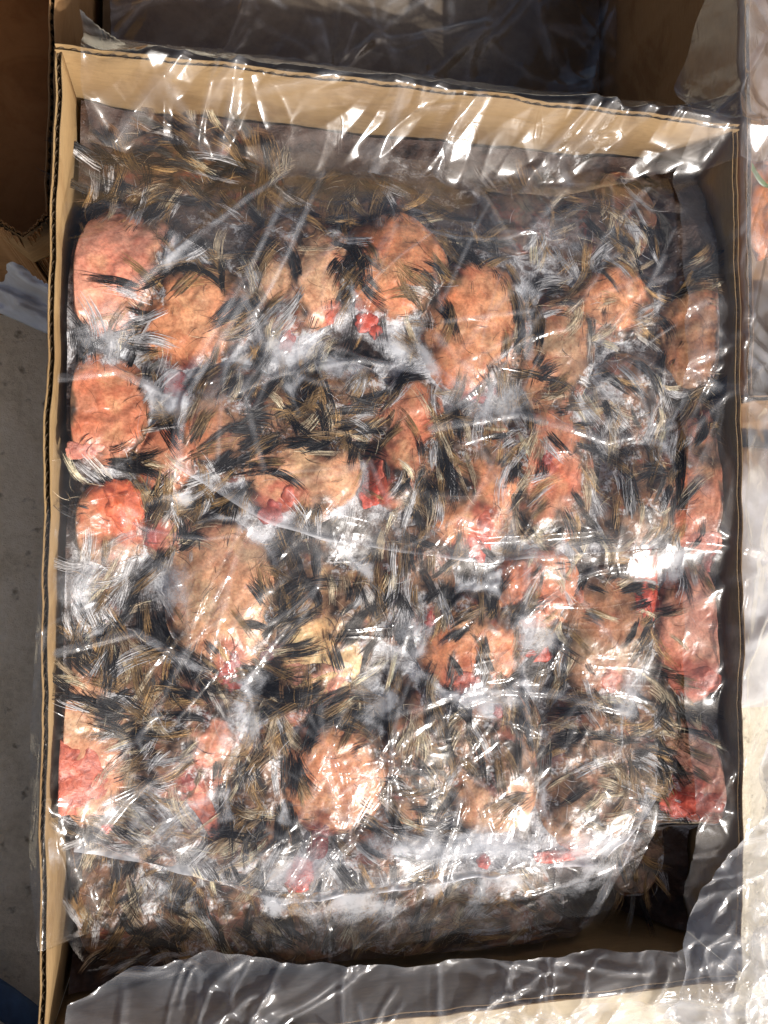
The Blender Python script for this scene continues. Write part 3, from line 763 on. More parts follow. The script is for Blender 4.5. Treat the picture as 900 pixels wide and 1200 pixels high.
    while len(soft) + len(dark) < nt_ and tries < nt_ * 6:
        tries += 1
        t_ = r.uniform(0, 2 * math.pi); q_ = math.sqrt(r.uniform(0, 1)) * 1.15
        l0, l1 = math.cos(t_) * q_ * rxp, math.sin(t_) * q_ * ryp
        p0 = cxp + l0 * math.cos(a) - l1 * math.sin(a); p1 = cyp + l0 * math.sin(a) + l1 * math.cos(a)
        ins = 9
        for s in skins:
            sa = math.radians(s[4]); dx = p0 - s[0]; dy = p1 - s[1]
            ins = min(ins, math.hypot((dx * math.cos(sa) + dy * math.sin(sa)) / s[2], (-dx * math.sin(sa) + dy * math.cos(sa)) / s[3]))
        if ins < 0.95 and r.uniform() > 0.04 + 0.16 * (ins > 0.6): continue
        for w_ in raws:
            if math.hypot((p0 - w_[0]) / (w_[2] + 3), (p1 - w_[1]) / (w_[3] + 3)) < 1: ins = -1
        if ins == -1: continue
        X0, Y0 = U(p0, p1, 0.28)
        if abs(X0) > ix - 0.008 or abs(Y0) > iy - 0.008: continue
        fa = math.radians(flow); rad = math.atan2(p1 - sy, p0 - sx)
        wr = 0.85 if skins else 0.35
        vx = math.cos(fa) + wr * math.cos(rad) * 1.3; vy = math.sin(fa) + wr * math.sin(rad) * 1.3
        ang = math.atan2(vy, vx) + 0.55 * float(perlin(np.array([X0 * 30]), np.array([Y0 * 30]), 7)[0]) + r.normal(0, 0.15)
        Lm = r.uniform(0.009, 0.023) * (0.5 if ins < 0.95 else 1)
        if ins >= 0.95:
            for trial in range(5):
                hit = 9
                for fq in (0.5, 0.95):
                    e0, e1 = p0 + math.cos(ang) * Lm * fq / PXM, p1 + math.sin(ang) * Lm * fq / PXM
                    for s in skins:
                        sa = math.radians(s[4]); dx = e0 - s[0]; dy = e1 - s[1]
                        hit = min(hit, math.hypot((dx * math.cos(sa) + dy * math.sin(sa)) / s[2], (-dx * math.sin(sa) + dy * math.cos(sa)) / s[3]))
                if hit > 0.85 or r.uniform() < 0.12: break
                ang += r.choice([-1, 1]) * r.uniform(0.5, 1.4); Lm *= 0.9
            else: continue
        fz_ = float(samp(FR, np.array(X0), np.array(Y0)))
        if r.uniform() < 0.45 * fz_: continue
        ci = r.choice(6, p=weights)
        if ins < 0.95: ci = 0 if r.uniform() < 0.75 else 1
        c0 = PAL[ci] * r.uniform(0.75, 1.25); c1 = PAL[ci] * r.uniform(0.7, 1.3)
        if ci == 0 and r.uniform() < 0.3: c1 = PAL[3] * 0.8
        if ci == 3 and r.uniform() < 0.4: c1 = PAL[0]
        if ci == 4 and r.uniform() < 0.3: c0 = PAL[2]
        frz = float(samp(FR, np.array(X0), np.array(Y0)))
        if r.uniform() < 0.02 + 0.5 * frz: c1 = PAL[5] * r.uniform(.6, 1.1); c0 = c0 * .5 + PAL[5] * .5
        big = ci == 0 and ins > 0.4
        arg = tuft(r, np.array([float(X0), float(Y0)]), -ang, Lm * (1.1 if big else 1), int(r.integers(20, 40)) if not ins < .95 else int(r.integers(4, 9)), r.uniform(0.0006, 0.0018), c0, c1, r.normal(0, 0.32), 0.00044 if big else 0.00025, 0.0006 + 0.0002 * big, comb=big or r.uniform() < 0.3)
        (dark if big and len(dark) < 6 and ins < 2.2 else soft).append(arg)
    # fine loose barbs crossing everything
    nf = int(rxp * ryp / 22)
    t_ = r.uniform(0, 2 * math.pi, nf); q_ = np.sqrt(r.uniform(0, 1, nf))
    l0, l1 = np.cos(t_) * q_ * rxp, np.sin(t_) * q_ * ryp
    p0 = cxp + l0 * math.cos(a) - l1 * math.sin(a); p1 = cyp + l0 * math.sin(a) + l1 * math.cos(a)
    X0, Y0 = U(p0, p1, 0.28)
    keep = (np.abs(X0) < ix - .006) & (np.abs(Y0) < iy - .006)
    for s in skins:
        keep &= (np.hypot((p0 - s[0]) / s[2], (p1 - s[1]) / s[3]) > 0.9) | (r.uniform(0, 1, nf) < 0.10)
    X0, Y0 = X0[keep], Y0[keep]; m_ = len(X0)
    ang = math.radians(flow) + r.normal(0, 0.7, m_) + 1.2 * perlin(X0 * 50, Y0 * 50, 8)
    ci = r.choice(6, size=m_, p=weights)
    hair = (np.stack([X0, Y0], 1), np.stack([np.cos(ang), -np.sin(ang)], 1), r.uniform(.004, .013, m_), r.normal(0, .45, m_), r.uniform(.00012, .00028, m_),
            PAL[ci] * r.uniform(.7, 1.4, (m_, 1)), PAL[ci] * r.uniform(.7, 1.5, (m_, 1)), r.uniform(.0002, .0013, m_), r.normal(0, .7, m_))
    # thin dark curling hairs on and round the bare skin
    m_ = int(12 + 0.006 * rxp * ryp)
    t_ = r.uniform(0, 2 * math.pi, m_); q_ = np.sqrt(r.uniform(0, 1, m_)) * 0.95
    l0, l1 = np.cos(t_) * q_ * rxp, np.sin(t_) * q_ * ryp
    X0, Y0 = U(cxp + l0 * math.cos(a) - l1 * math.sin(a), cyp + l0 * math.sin(a) + l1 * math.cos(a), 0.28)
    qx, qy = PX(X0, Y0, np.full_like(X0, 0.28)); bare = np.zeros(m_, bool)
    for s in skins: bare |= np.hypot((qx - s[0]) / s[2], (qy - s[1]) / s[3]) < 0.95
    kp = (~bare | (r.uniform(0, 1, m_) < 0.22)) & (np.abs(X0) < ix - .012) & (np.abs(Y0) < iy - .012); X0, Y0 = X0[kp], Y0[kp]; m_ = len(X0)
    ang = math.radians(flow) + r.normal(0, 0.9, m_)
    cb = np.array([0.015, 0.013, 0.012]) * r.uniform(.6, 2.0, (m_, 1))
    curl = (np.stack([X0, Y0], 1), np.stack([np.cos(ang), -np.sin(ang)], 1), r.uniform(.004, .012, m_), r.choice([-1, 1], m_) * r.uniform(.2, 1.5, m_), r.uniform(.00022, .00046, m_), cb, cb, r.uniform(.0003, .0010, m_), r.normal(0, .4, m_))
    V, F, C = strands(*cat(soft + [hair, curl]))
    ss = samp(ENVS, V[:, 0], V[:, 1])
    pl = mesh('plumage', V, F, FEATHER, root, smooth=False, col=np.clip(C, .005, .9))
    pl['kind'] = 'stuff'
    for dk in dark:
        V, F, C = strands(*dk)
        mesh('feather_tuft', V, F, FEATHER, root, smooth=False, col=np.clip(C, .005, .9))
    # raw stumps
    for w_ in raws:
        nA, nR = 30, 10
        th = np.linspace(0, 2 * math.pi, nA, endpoint=False)
        ph = np.linspace(0.06, math.pi - 0.06, nR * 2)
        A_, P_ = np.meshgrid(th, ph, indexing='ij')
        wb = 1 + 0.38 * perlin(np.cos(A_) * 1.5 + w_[0], np.sin(A_) * 1.5 + w_[1], 12) + 0.08 * perlin(np.cos(A_) * 3 + w_[0], np.sin(A_) * 3, 13)
        e0 = np.cos(A_) * np.sin(P_) * w_[2] * wb; e1 = np.sin(A_) * np.sin(P_) * w_[3] * wb
        wa = math.radians(w_[4])
        x, y = U(w_[0] + e0 * math.cos(wa) - e1 * math.sin(wa), w_[1] + e0 * math.sin(wa) + e1 * math.cos(wa), 0.28)
        x = np.clip(x, -ix + .004, ix - .004)
        hz = 0.0016 if w_[5] != 'O' else 0.0030
        z = samp(ENVS, x, y) - 0.0006 + np.cos(P_) * hz + 0.0006 * perlin(x * 200, y * 200, 14) * (np.cos(P_) > 0)
        V = np.stack([x, y, z], -1).reshape(-1, 3)
        n2 = nR * 2
        I, J = np.meshgrid(np.arange(nA), np.arange(n2 - 1), indexing='ij'); I2 = (I + 1) % nA
        F = np.stack([I * n2 + J, I * n2 + J + 1, I2 * n2 + J + 1, I2 * n2 + J], -1).reshape(-1, 4)
        tops = V.reshape(nA, n2, 3)
        rc = np.array(RAW[w_[5]])
        vv = fbm(x * 160, y * 160, 15 + k, 3)[..., None]
        C = np.clip(rc * (1 + 0.4 * vv) + np.array([.10, .07, .05]) * sstep(.2, .8, vv), .01, .9).reshape(-1, 3)
        nv0 = len(V)
        V = np.concatenate([V, tops[:, 0].mean(0)[None] + [[0, 0, .0001]]]); C = np.concatenate([C, C[:1]])
        i = np.arange(nA)
        # close the top with quads that share the centre
        h = nA // 2
        cap = np.stack([np.full(h, nv0), (2 * np.arange(h)) * n2, ((2 * np.arange(h) + 1) % nA) * n2, ((2 * np.arange(h) + 2) % nA) * n2], 1)
        F = np.concatenate([F, cap])
        nm = 'neck_stump' if w_[5] not in 'SO' else ('cut_face' if w_[5] == 'S' else 'organ')
        mesh(nm, V, F, FLESH, root, col=C)

# ------------------------------------------------------------------ clear film
FE = np.maximum(ENV + 0.0014, ZICE + 0.001)
T1 = softdil(FE, 3.0, 1400.0)
FILMZ = np.maximum(0.85 * softdil(FE, 9.0, 800.0) + 0.15 * T1, blur(FE, 1.2)) 
FILMZ = np.maximum(blur(FILMZ, 3.0), blur(FE, 1.6))

def line_prof(px, py, pts, w):
    """0..1 profile of a crease along a polyline measured on the photograph"""
    out = np.zeros_like(px)
    for (x0, y0), (x1, y1) in zip(pts[:-1], pts[1:]):
        dx, dy = x1 - x0, y1 - y0; l2 = dx * dx + dy * dy
        t = np.clip(((px - x0) * dx + (py - y0) * dy) / l2, 0, 1)
        d = np.hypot(px - x0 - t * dx, py - y0 - t * dy)
        out = np.maximum(out, np.clip(1 - d / (w * 1.7), 0, 1) ** 1.1)
    return out

def line_tent(px, py, pts, h, w, k=1.0):
    n = len(pts) - 1; s0 = np.array(pts, float); c = s0.mean(0); L = np.hypot(*(s0[-1] - s0[0])) / 2 + 1
    fade = np.clip(1.15 - (np.hypot(px - c[0], py - c[1]) / L) ** 3 * 0.9, 0, 1)
    return min(h, 0.00055 * w * k) * line_prof(px, py, pts, w) * fade

def resample(pts, n):
    pts = np.array(pts, float); s = np.r_[0, np.cumsum(np.hypot(*np.diff(pts, axis=0).T))]
    q = np.linspace(0, s[-1], n)
    # a softly rounded run through the measured points
    X = np.interp(q, s, pts[:, 0]); Y = np.interp(q, s, pts[:, 1])
    kk = max(3, n // 40); w = np.hanning(2 * kk + 1); w /= w.sum()
    Xp = np.convolve(np.pad(X, kk, mode='reflect', reflect_type='odd'), w, 'valid'); Yp = np.convolve(np.pad(Y, kk, mode='reflect', reflect_type='odd'), w, 'valid')
    return Xp, Yp

VEIL = [(430, 215, 130, 36, .20), (620, 265, 110, 50, .18), (250, 265, 90, 60, .16), (150, 200, 80, 50, .10), (700, 480, 50, 120, .10), (340, 1020, 220, 34, .16), (640, 1000, 130, 28, .18), (320, 640, 120, 24, .14), (500, 1090, 300, 34, .10), (90, 640, 50, 90, .10), (270, 430, 40, 90, .10)]
def sheet(name, A, B, mat, zfun, nu, nv, parent=None, amp=(0.0008, 0.0006), lam=0.02, seed=0, creases=(), curl=0.0, frost=1.0, zplan=0.28, edge=2.0, aniso=(1, 1, 0), fmask=None, zone=None, oveil=0.0, hem=0.0, nhub=0, veil=False, ofrost=0.0, ifrost=0.0, crh=0.0012, crl=1.0, crw=1.0):
    ax, ay = resample(A, nu); bx_, by_ = resample(B, nu)
    v = np.linspace(0, 1, nv)
    px = ax[:, None] * (1 - v) + bx_[:, None] * v; py = ay[:, None] * (1 - v) + by_[:, None] * v
    # uneven cut edges
    un = np.linspace(0, 1, nu)[:, None]
    ev = np.minimum(v, 1 - v)[None, :]; eu = np.minimum(un, 1 - un)
    px = px + edge * perlin(px / 45 + seed, py / 45, seed) ; py = py + edge * perlin(px / 45, py / 45 + seed, seed + 1)
    x, y = U(px, py, zplan)
    z = zfun(x, y, px, py)
    c, s = math.cos(aniso[2]), math.sin(aniso[2])
    xr = (x * c + y * s) * aniso[0] / lam; yr = (-x * s + y * c) * aniso[1] / lam
    env = 0.35 + 0.65 * sstep(-0.25, 0.5, fbm(x * 12, y * 12, seed + 33, 3))
    def fold(fx, fy, sd, wd):
        q = perlin(fx + 0.7 * perlin(fx * .6, fy * .6, sd + 1), fy + 0.7 * perlin(fx * .6 + 9, fy * .6, sd + 2), sd)
        return np.exp(-np.abs(q) / wd) * sstep(-0.15, 0.45, perlin(fx * .55 + 4, fy * .55, sd + 3))
    w = amp[0] * (fold(xr * .5, yr * .22, seed + 3, .10) + fold(xr * .24 + yr * .1, yr * .55, seed + 13, .10) + 0.7 * fold(xr * .9 + .5 * yr, yr * .5 - .4 * xr, seed + 23, .12))
    w = w + amp[1] * facets(xr * 0.9, yr * 0.9, seed + 4, 4)
    if fmask is not None: w = w * fmask(x, y)
    z = z + np.maximum(w * env + 0.35 * amp[1], -0.0006 - 0.6 * amp[1] * (amp[1] > .001))
    vf = np.zeros_like(z)
    rc = np.random.default_rng(seed * 7 + 1)
    for hub in range(nhub):
        iu, iv = rc.integers(0, nu), rc.integers(0, nv)
        hx, hy = px[iu, iv], py[iu, iv]
        if zone and hub >= zone[4]: hx, hy = rc.uniform(zone[0], zone[2]), rc.uniform(zone[1], zone[3])
        a0 = rc.uniform(0, 6.28); 
        for q in range(rc.integers(3, 7)):
            an = a0 + rc.normal(0, 0.55) + (math.pi if rc.uniform() < .35 else 0)
            if rc.uniform() < .45: an = -0.95 + rc.normal(0, .25) + (math.pi if rc.uniform() < .5 else 0)
            Lc = rc.uniform(25, 110) * crl; bd = rc.normal(0, .25); tt = np.linspace(0, 1, 5)
            X = hx + Lc * (tt * math.cos(an) - bd * tt ** 2 * math.sin(an)); Y = hy + Lc * (tt * math.sin(an) + bd * tt ** 2 * math.cos(an))
            hh = crh * rc.uniform(.35, 1.4); wd = rc.uniform(1.6, 4.6) * crw
            m = (px > X.min() - 5 * wd) & (px < X.max() + 5 * wd) & (py > Y.min() - 5 * wd) & (py < Y.max() + 5 * wd)
            if m.any(): vf[m] = np.maximum(vf[m], rc.uniform(.02, .17) * sstep(0.10, 0.9, line_prof(px[m], py[m], list(zip(X, Y)), wd)))
            if m.any(): z[m] = np.maximum(z[m], z[m] + line_tent(px[m], py[m], list(zip(X, Y)), hh, wd) * (fmask(x[m], y[m]) if fmask is not None else 1) * (1 if rc.uniform() < .75 else 0.6))
    for pts, h, wd in creases: z = z + line_tent(px, py, pts, h, wd)
    if curl:
        dE = np.minimum(np.minimum(ev, 1) * math.dist(A[0], B[0]), np.minimum(eu, 1) * 700)
        z = z + curl * np.exp(-dE / 5.0) * (0.5 + perlin(px / 30, py / 30, seed + 8))
    fr = frost * samp(FR, x, y) * (np.abs(x) < ix) * (np.abs(y) < iy)
    fr = np.maximum(fr, np.where(np.abs(x) > HX, ofrost, ifrost))
    V = np.stack([x, y, z], -1).reshape(-1, 3)
    F = gridfaces(nu, nv)
    # normals up
    n_ = np.cross(V[F[0, 1]] - V[F[0, 0]], V[F[0, 2]] - V[F[0, 0]])
    if n_[2] < 0: F = F[:, ::-1]
    vf = np.maximum(vf, oveil * ((np.abs(x) > HX + .004) | (y < -HY - .004)) * (0.6 + 0.6 * sstep(-.4, .5, fbm(px / 60, py / 60, seed + 77, 3))))
    ve = vf * (0.5 + 0.5 * sstep(-.3, .3, perlin(px / 22, py / 22, seed + 70)))
    if hem: ve = np.maximum(ve, hem * np.exp(-((1 - v)[None, :] * math.dist(A[len(A) // 2], B[len(B) // 2])) / 7.0) * sstep(-.5, .4, perlin(px / 40, py / 40, seed + 71)))
    if veil:
        for a in VEIL: ve = np.maximum(ve, 0.45 * a[4] * np.exp(-(((px - a[0]) / a[2]) ** 2 + ((py - a[1]) / a[3]) ** 2)))
    for pts, h, wd in creases:
        if h >= 0.003: ve = np.maximum(ve, 0.26 * sstep(0.02, 0.40, line_prof(px, py, pts, wd * 1.25)) * (0.6 + 0.4 * perlin(px / 25, py / 25, 9)))
    return mesh(name, V, F, mat, parent, attrs={'frost': fr.ravel(), 'veil': ve.ravel()})

def cling(off=0.0, sm=None):
    H = FILMZ if sm is None else blur(FILMZ, sm)
    return lambda x, y, px, py: samp(H, x, y) + off

def smax(a, b, k=350.0):
    return np.log(np.exp(k * (a - 0.3)) + np.exp(k * (b - 0.3))) / k + 0.3

def over_wall(axis, sign, s_in, s_out, off=0.003, low=0.1):
    """film that climbs a side of the carton, crosses its rim and falls away outside"""
    H = blur(FILMZ, 2.0)
    def f(x, y, px, py):
        q = (x if axis == 0 else y) * sign; lim = HX if axis == 0 else HY
        mid = lim - TH / 2
        tent = RIM + off - np.where(q < mid, (mid - q) * s_in, np.maximum(q - mid - 0.003, 0) * s_out)
        # the other walls carry it too
        ins = samp(H, x, y) + 0.001
        inside = (np.abs(x) < HX) & (np.abs(y) < HY)
        o = np.where(inside, smax(tent, ins), tent)
        oq = np.abs(y if axis == 0 else x); ol = HY if axis == 0 else HX
        t2 = RIM + off - np.abs(oq - (ol - TH / 2)) * 1.0
        o = np.where(np.abs(oq - ol) < 0.05, smax(o, np.where(q < lim + .02, t2, -1.0)), o)
        return np.maximum(o, low)
    return f

CR = [([(500, 505), (600, 488), (705, 520), (780, 500)], 0.003, 3), ([(450, 835), (560, 802), (650, 812), (735, 832)], 0.003, 3.5), ([(75, 450), (140, 440), (205, 470)], 0.003, 3), ([(240, 480), (330, 440), (420, 425), (500, 440)], 0.003, 2.6), ([(610, 660), (606, 770), (615, 860)], 0.003, 2.6), ([(75, 760), (160, 740), (230, 780)], 0.003, 3),
      ([(335, 190), (250, 260), (150, 350)], 0.0045, 4), ([(205, 560), (215, 470), (300, 330)], 0.003, 4), ([(745, 930), (725, 1010), (700, 1100)], 0.0045, 4), ([(560, 215), (600, 300), (612, 420)], 0.003, 4), ([(90, 1000), (150, 930), (235, 870)], 0.003, 3.5), ([(300, 600), (255, 690), (160, 800)], 0.0025, 3.5), ([(560, 640), (600, 720), (610, 830)], 0.0022, 3.5), ([(380, 190), (335, 300), (240, 480)], 0.0035, 3.5), ([(500, 1030), (540, 940), (530, 860)], 0.0025, 3.5), ([(690, 660), (640, 780), (520, 830)], 0.0025, 3.5),
      ([(340, 215), (285, 330), (200, 480)], 0.0040, 3.5), ([(150, 345), (175, 420), (205, 480)], 0.0018, 3), ([(455, 640), (452, 760), (450, 1000)], 0.0014, 3),
      ([(610, 310), (606, 400), (604, 520)], 0.0010, 2.5), ([(360, 920), (385, 860), (425, 770)], 0.0022, 4), ([(240, 790), (275, 640)], 0.0006, 3), ([(110, 1075), (170, 1000), (215, 985)], 0.0020, 3),
      ([(215, 1075), (245, 1030), (330, 1000)], 0.0022, 3), ([(205, 1080), (235, 1020)], 0.002, 2.5), ([(690, 440), (720, 520), (712, 650)], 0.0012, 3), ([(520, 800), (600, 790), (720, 830)], 0.0014, 4),
      ([(80, 295), (130, 280), (190, 230)], 0.0018, 2.5), ([(700, 640), (705, 760)], 0.001, 3), ([(560, 970), (620, 1000), (680, 985)], 0.0015, 4), ([(230, 560), (330, 610)], 0.0012, 3), ([(150, 640), (100, 760)], 0.001, 3)]

def base_z(x, y, px, py):
    z = samp(FILMZ, x, y) + 0.0004
    m = sstep(570, 660, py) * (1 - sstep(1090, 1110, py))
    d = x + HX - TH / 2
    tent = RIM + 0.003 - np.where(d > 0, d * 1.1, np.maximum(-d - .003, 0) * 0.8)
    t2 = smax(tent, np.where(d > -0.003, z, 0.2))
    return z * (1 - m) + np.where(d < 0.06, t2, z) * m
liner = empty('plastic_liner', (0, 0, RIM), 'big clear plastic bag liner hanging open over the walls of the carton', 'plastic liner')
sheet('base_sheet',
      [(98, 132), (80, 185), (76, 300), (74, 420), (71, 520), (62, 600), (54, 700), (44, 850), (43, 1000), (54, 1085), (96, 1165)],
      [(788, 205), (790, 300), (790, 420), (792, 520), (792, 600), (792, 700), (788, 800), (782, 900), (756, 980), (742, 1050), (700, 1140)],
      FILM, base_z, 520, 400, liner, veil=True, amp=(0.0008, 0.0002), lam=0.020, nhub=24, crl=1.5, seed=11, creases=CR, curl=0.0012, frost=1.0)
up = sheet('film_sheet',
      [(338, 200), (430, 196), (560, 208), (680, 214), (786, 222)],
      [(206, 548), (250, 577), (310, 612), (372, 632), (430, 642), (500, 651), (560, 659), (680, 649), (772, 641)],
      FILM, cling(0.0024, 1.5), 380, 300, None, amp=(0.0009, 0.0002), lam=0.026, nhub=16, crl=1.6, hem=0.55, seed=23, curl=0.0030, frost=0.45,
      creases=[([(338, 205), (206, 548)], 0.0020, 3), ([(206, 546), (250, 575), (310, 610), (372, 630), (430, 640), (500, 649), (560, 657), (680, 647), (772, 639)], 0.0042, 3.0), ([(240, 545), (330, 590), (430, 612)], 0.002, 3.5), ([(440, 600), (560, 630), (700, 622)], 0.0020, 3.5), ([(500, 330), (470, 470)], 0.0008, 3)])
tag(up, 'clear film over the upper rows of birds, curved lower edge above the large peach bird', 'film sheet', 'separator films between the layers')
lo = sheet('film_sheet',
      [(150, 575), (300, 615), (430, 640), (560, 655), (680, 648), (780, 640)],
      [(92, 985), (200, 1010), (275, 1032), (332, 1052), (400, 1040), (460, 1034), (600, 1016), (690, 1004), (735, 960), (757, 930)],
      FILM, cling(0.0020, 1.5), 400, 300, None, amp=(0.0010, 0.0002), lam=0.024, nhub=31, crl=1.2, hem=0.8, zone=(300, 930, 740, 1040, 14), seed=37, curl=0.0030, frost=0.6,
      creases=[([(200, 1009), (275, 1030), (332, 1050), (400, 1038), (460, 1032), (600, 1014), (690, 1002), (735, 958)], 0.0042, 3.0), ([(330, 1020), (460, 1004), (560, 990), (660, 985)], 0.0028, 4), ([(735, 960), (690, 1000)], 0.002, 4), ([(660, 880), (700, 800), (760, 820)], .0015, 4), ([(120, 930), (200, 900), (260, 880)], 0.0012, 3)])
tag(lo, 'clear separator film over the lower rows of birds with a bright shining bottom edge', 'film sheet', 'separator films between the layers')
sheet('top_flap',
      [(78, -330), (300, -330), (520, -320), (700, -310), (960, -300)],
      [(108, 178), (200, 172), (300, 190), (330, 205), (400, 205), (500, 212), (600, 232), (700, 228), (790, 205), (880, 200)],
      FILM_LOOSE, over_wall(1, 1, 0.68, 1.7), 420, 360, liner, fmask=lambda x, y: 0.5 + 0.5 * (1 - sstep(0.262, 0.30, y)), amp=(0.0030, 0.0095), lam=0.040, nhub=34, crh=0.0030, crl=1.8, crw=1.8, seed=41, curl=0.003, frost=0.5, edge=4)
sheet('side_flap',
      [(836, -40), (806, 90), (790, 180), (792, 260), (789, 400), (787, 560), (790, 700), (792, 830), (800, 960), (812, 1070), (806, 1130)],
      [(1020, -60), (1020, 60), (1020, 160), (1020, 260), (1020, 400), (1020, 560), (1020, 700), (1020, 830), (1020, 960), (1020, 1070), (1020, 1130)],
      FILM_DULL, over_wall(0, 1, 2.2, 0.5), 420, 220, liner, amp=(0.0014, 0.0022), lam=0.034, nhub=24, crh=0.0022, crl=1.8, crw=1.5, oveil=0.22, seed=53, curl=0.002, frost=0.3, edge=3,
      creases=[([(740, 455), (800, 425), (850, 405), (925, 440)], 0.004, 6), ([(770, 445), (835, 430)], .002, 4)])
sheet('bottom_flap',
      [(86, 1158), (160, 1122), (250, 1106), (400, 1118), (520, 1112), (620, 1106), (700, 1100), (800, 1096), (925, 1060)],
      [(70, 1290), (200, 1290), (300, 1290), (400, 1290), (520, 1290), (620, 1290), (700, 1290), (800, 1290), (925, 1290)],
      FILM_MILK, over_wall(1, -1, 0.42, 0.45), 400, 130, liner, amp=(0.0018, 0.0050), lam=0.034, hem=0.0, nhub=50, crh=0.0026, crl=1.2, crw=1.3, oveil=0.30, seed=67, curl=0.003, frost=0.2, edge=4)
cr = sheet('crumpled_film',
      [(752, 1168), (772, 1100), (806, 1000), (846, 915), (864, 800)],
      [(960, 1260), (970, 1180), (970, 1080), (950, 960), (930, 850)],
      FILM_WHITE, over_wall(0, 1, 0.35, 0.6, 0.012), 220, 160, None, amp=(0.0040, 0.0110), lam=0.045, nhub=26, crh=0.004, crl=1.8, crw=2, seed=71, curl=0.004, frost=0.0, oveil=0.35, edge=5)
tag(cr, 'crumpled bright clear film bunched over the lower right corner of the carton', 'film')

# ------------------------------------------------------------------ around the carton
# second carton, open and dark, left of and behind the first
c2 = empty('cardboard_carton', (-0.45, 0.40, 0.0), 'open dark brown carton at the upper left with a crumpled notched rim', 'carton')
R2 = 0.235
e = [U(-260, 236, R2), U(-10, 250, R2), U(27, 275, R2), U(60, 250, R2)]
e = [np.array([float(q[0]), float(q[1])]) for q in e]
xr = -HX - 0.016
e[3][0] = min(e[3][0], xr)
board('front_panel', e[0], e[1], 0.003, R2, c2, KRAFT_BROWN)
board('front_panel', e[1], e[2], 0.003, R2, c2, KRAFT_BROWN)
board('front_panel', e[2], e[3], 0.003, R2, c2, KRAFT_BROWN)
board('side_panel', (xr, e[3][1] + .001), (xr, 0.60), 0.003, R2, c2, KRAFT_BROWN)
board('side_panel', (xr - .001, 0.602), (e[0][0], 0.602), 0.003, R2 - .001, c2, KRAFT_BROWN)
board('side_panel', (e[0][0], 0.60), (e[0][0], e[0][1]), 0.003, R2, c2, KRAFT_BROWN)
V, F = boxvf((e[0][0] + .001, max(e[0][1], e[1][1], e[2][1]) - .002, 0.004), (xr - .001, 0.600, 0.008))
mesh('bottom_panel', V, F, KRAFT_BROWN, c2, smooth=False)
# short flap folded out over the notched rim
pts = [U(-60, 254, R2), U(-10, 256, R2), U(27, 279, R2), U(58, 257, R2)]
pts2 = [U(-60, 262, R2 - .03), U(-10, 268, R2 - .03), U(38, 306, R2 - .03), U(58, 297, R2 - .03)]
V = [(float(a[0]), float(a[1]), R2 + .001) for a in pts] + [(float(a[0]), float(a[1]), R2 - .03) for a in pts2]
V = np.array(V); V2 = V - np.array([0, 0.0, 0.004])
F = [(i, i + 4, i + 5, i + 1) for i in range(3)]
F = F + [tuple(q + 8 for q in f[::-1]) for f in F] + [(i + 4, i + 12, i + 13, i + 5) for i in range(3)] + [(i, i + 1, i + 9, i + 8) for i in range(3)]
mesh('flap', np.concatenate([V, V2]), np.array(F), KRAFT, c2, smooth=False)

# pale plastic hanging under the notched flap
nu, nv = 50, 40
u = np.linspace(0, 1, nu)[:, None]; v = np.linspace(0, 1, nv)[None, :]
px = -80 + 150 * u + 0 * v; py = 262 + 40 * u + v * (70 + 26 * u)
zz = 0.18 - 0.13 * v + 0.012 * perlin(u * 4 + v, v * 5 - u * 2, 3) + 0.006 * ridge(u * 3 + 2 * v, v * 6, 4, 2)
x, y = U(px, py, zz)
x = np.minimum(x, -HX - 0.012)
o = mesh('plastic_bag', np.stack([x, y, zz], -1).reshape(-1, 3), gridfaces(nu, nv)[:, ::-1], GREY_SACK)
md = o.modifiers.new('thickness', 'SOLIDIFY'); md.thickness = 0.0006
tag(o, 'pale grey plastic bag hanging below the notched carton at the left edge', 'plastic bag')

# blue strap on the floor at the lower left
a0 = np.array(U(-90, 1105, 0.004)); a1 = np.array(U(70, 1212, 0.004))
nu, nv = 60, 9
u = np.linspace(0, 1, nu); v = np.linspace(-1, 1, nv)
d = (a1 - a0) / np.linalg.norm(a1 - a0); pr = np.array([-d[1], d[0]])
P = a0 + (a1 - a0) * u[:, None] + pr * (0.012 * np.sin(u * 3))[:, None]
G = P[:, None, :] + pr * (v * 0.013)[None, :, None]
Z = 0.020 + 0.012 * np.sin(u * 3.0)[:, None] + 0.003 * (1 - v[None, :] ** 2)
o = mesh('strap', np.concatenate([G, np.broadcast_to(Z, (nu, nv))[..., None]], -1).reshape(-1, 3), gridfaces(nu, nv), STRAP)
md = o.modifiers.new('thickness', 'SOLIDIFY'); md.thickness = 0.004
tag(o, 'dark blue webbing strap crossing the concrete at the lower left corner', 'strap')

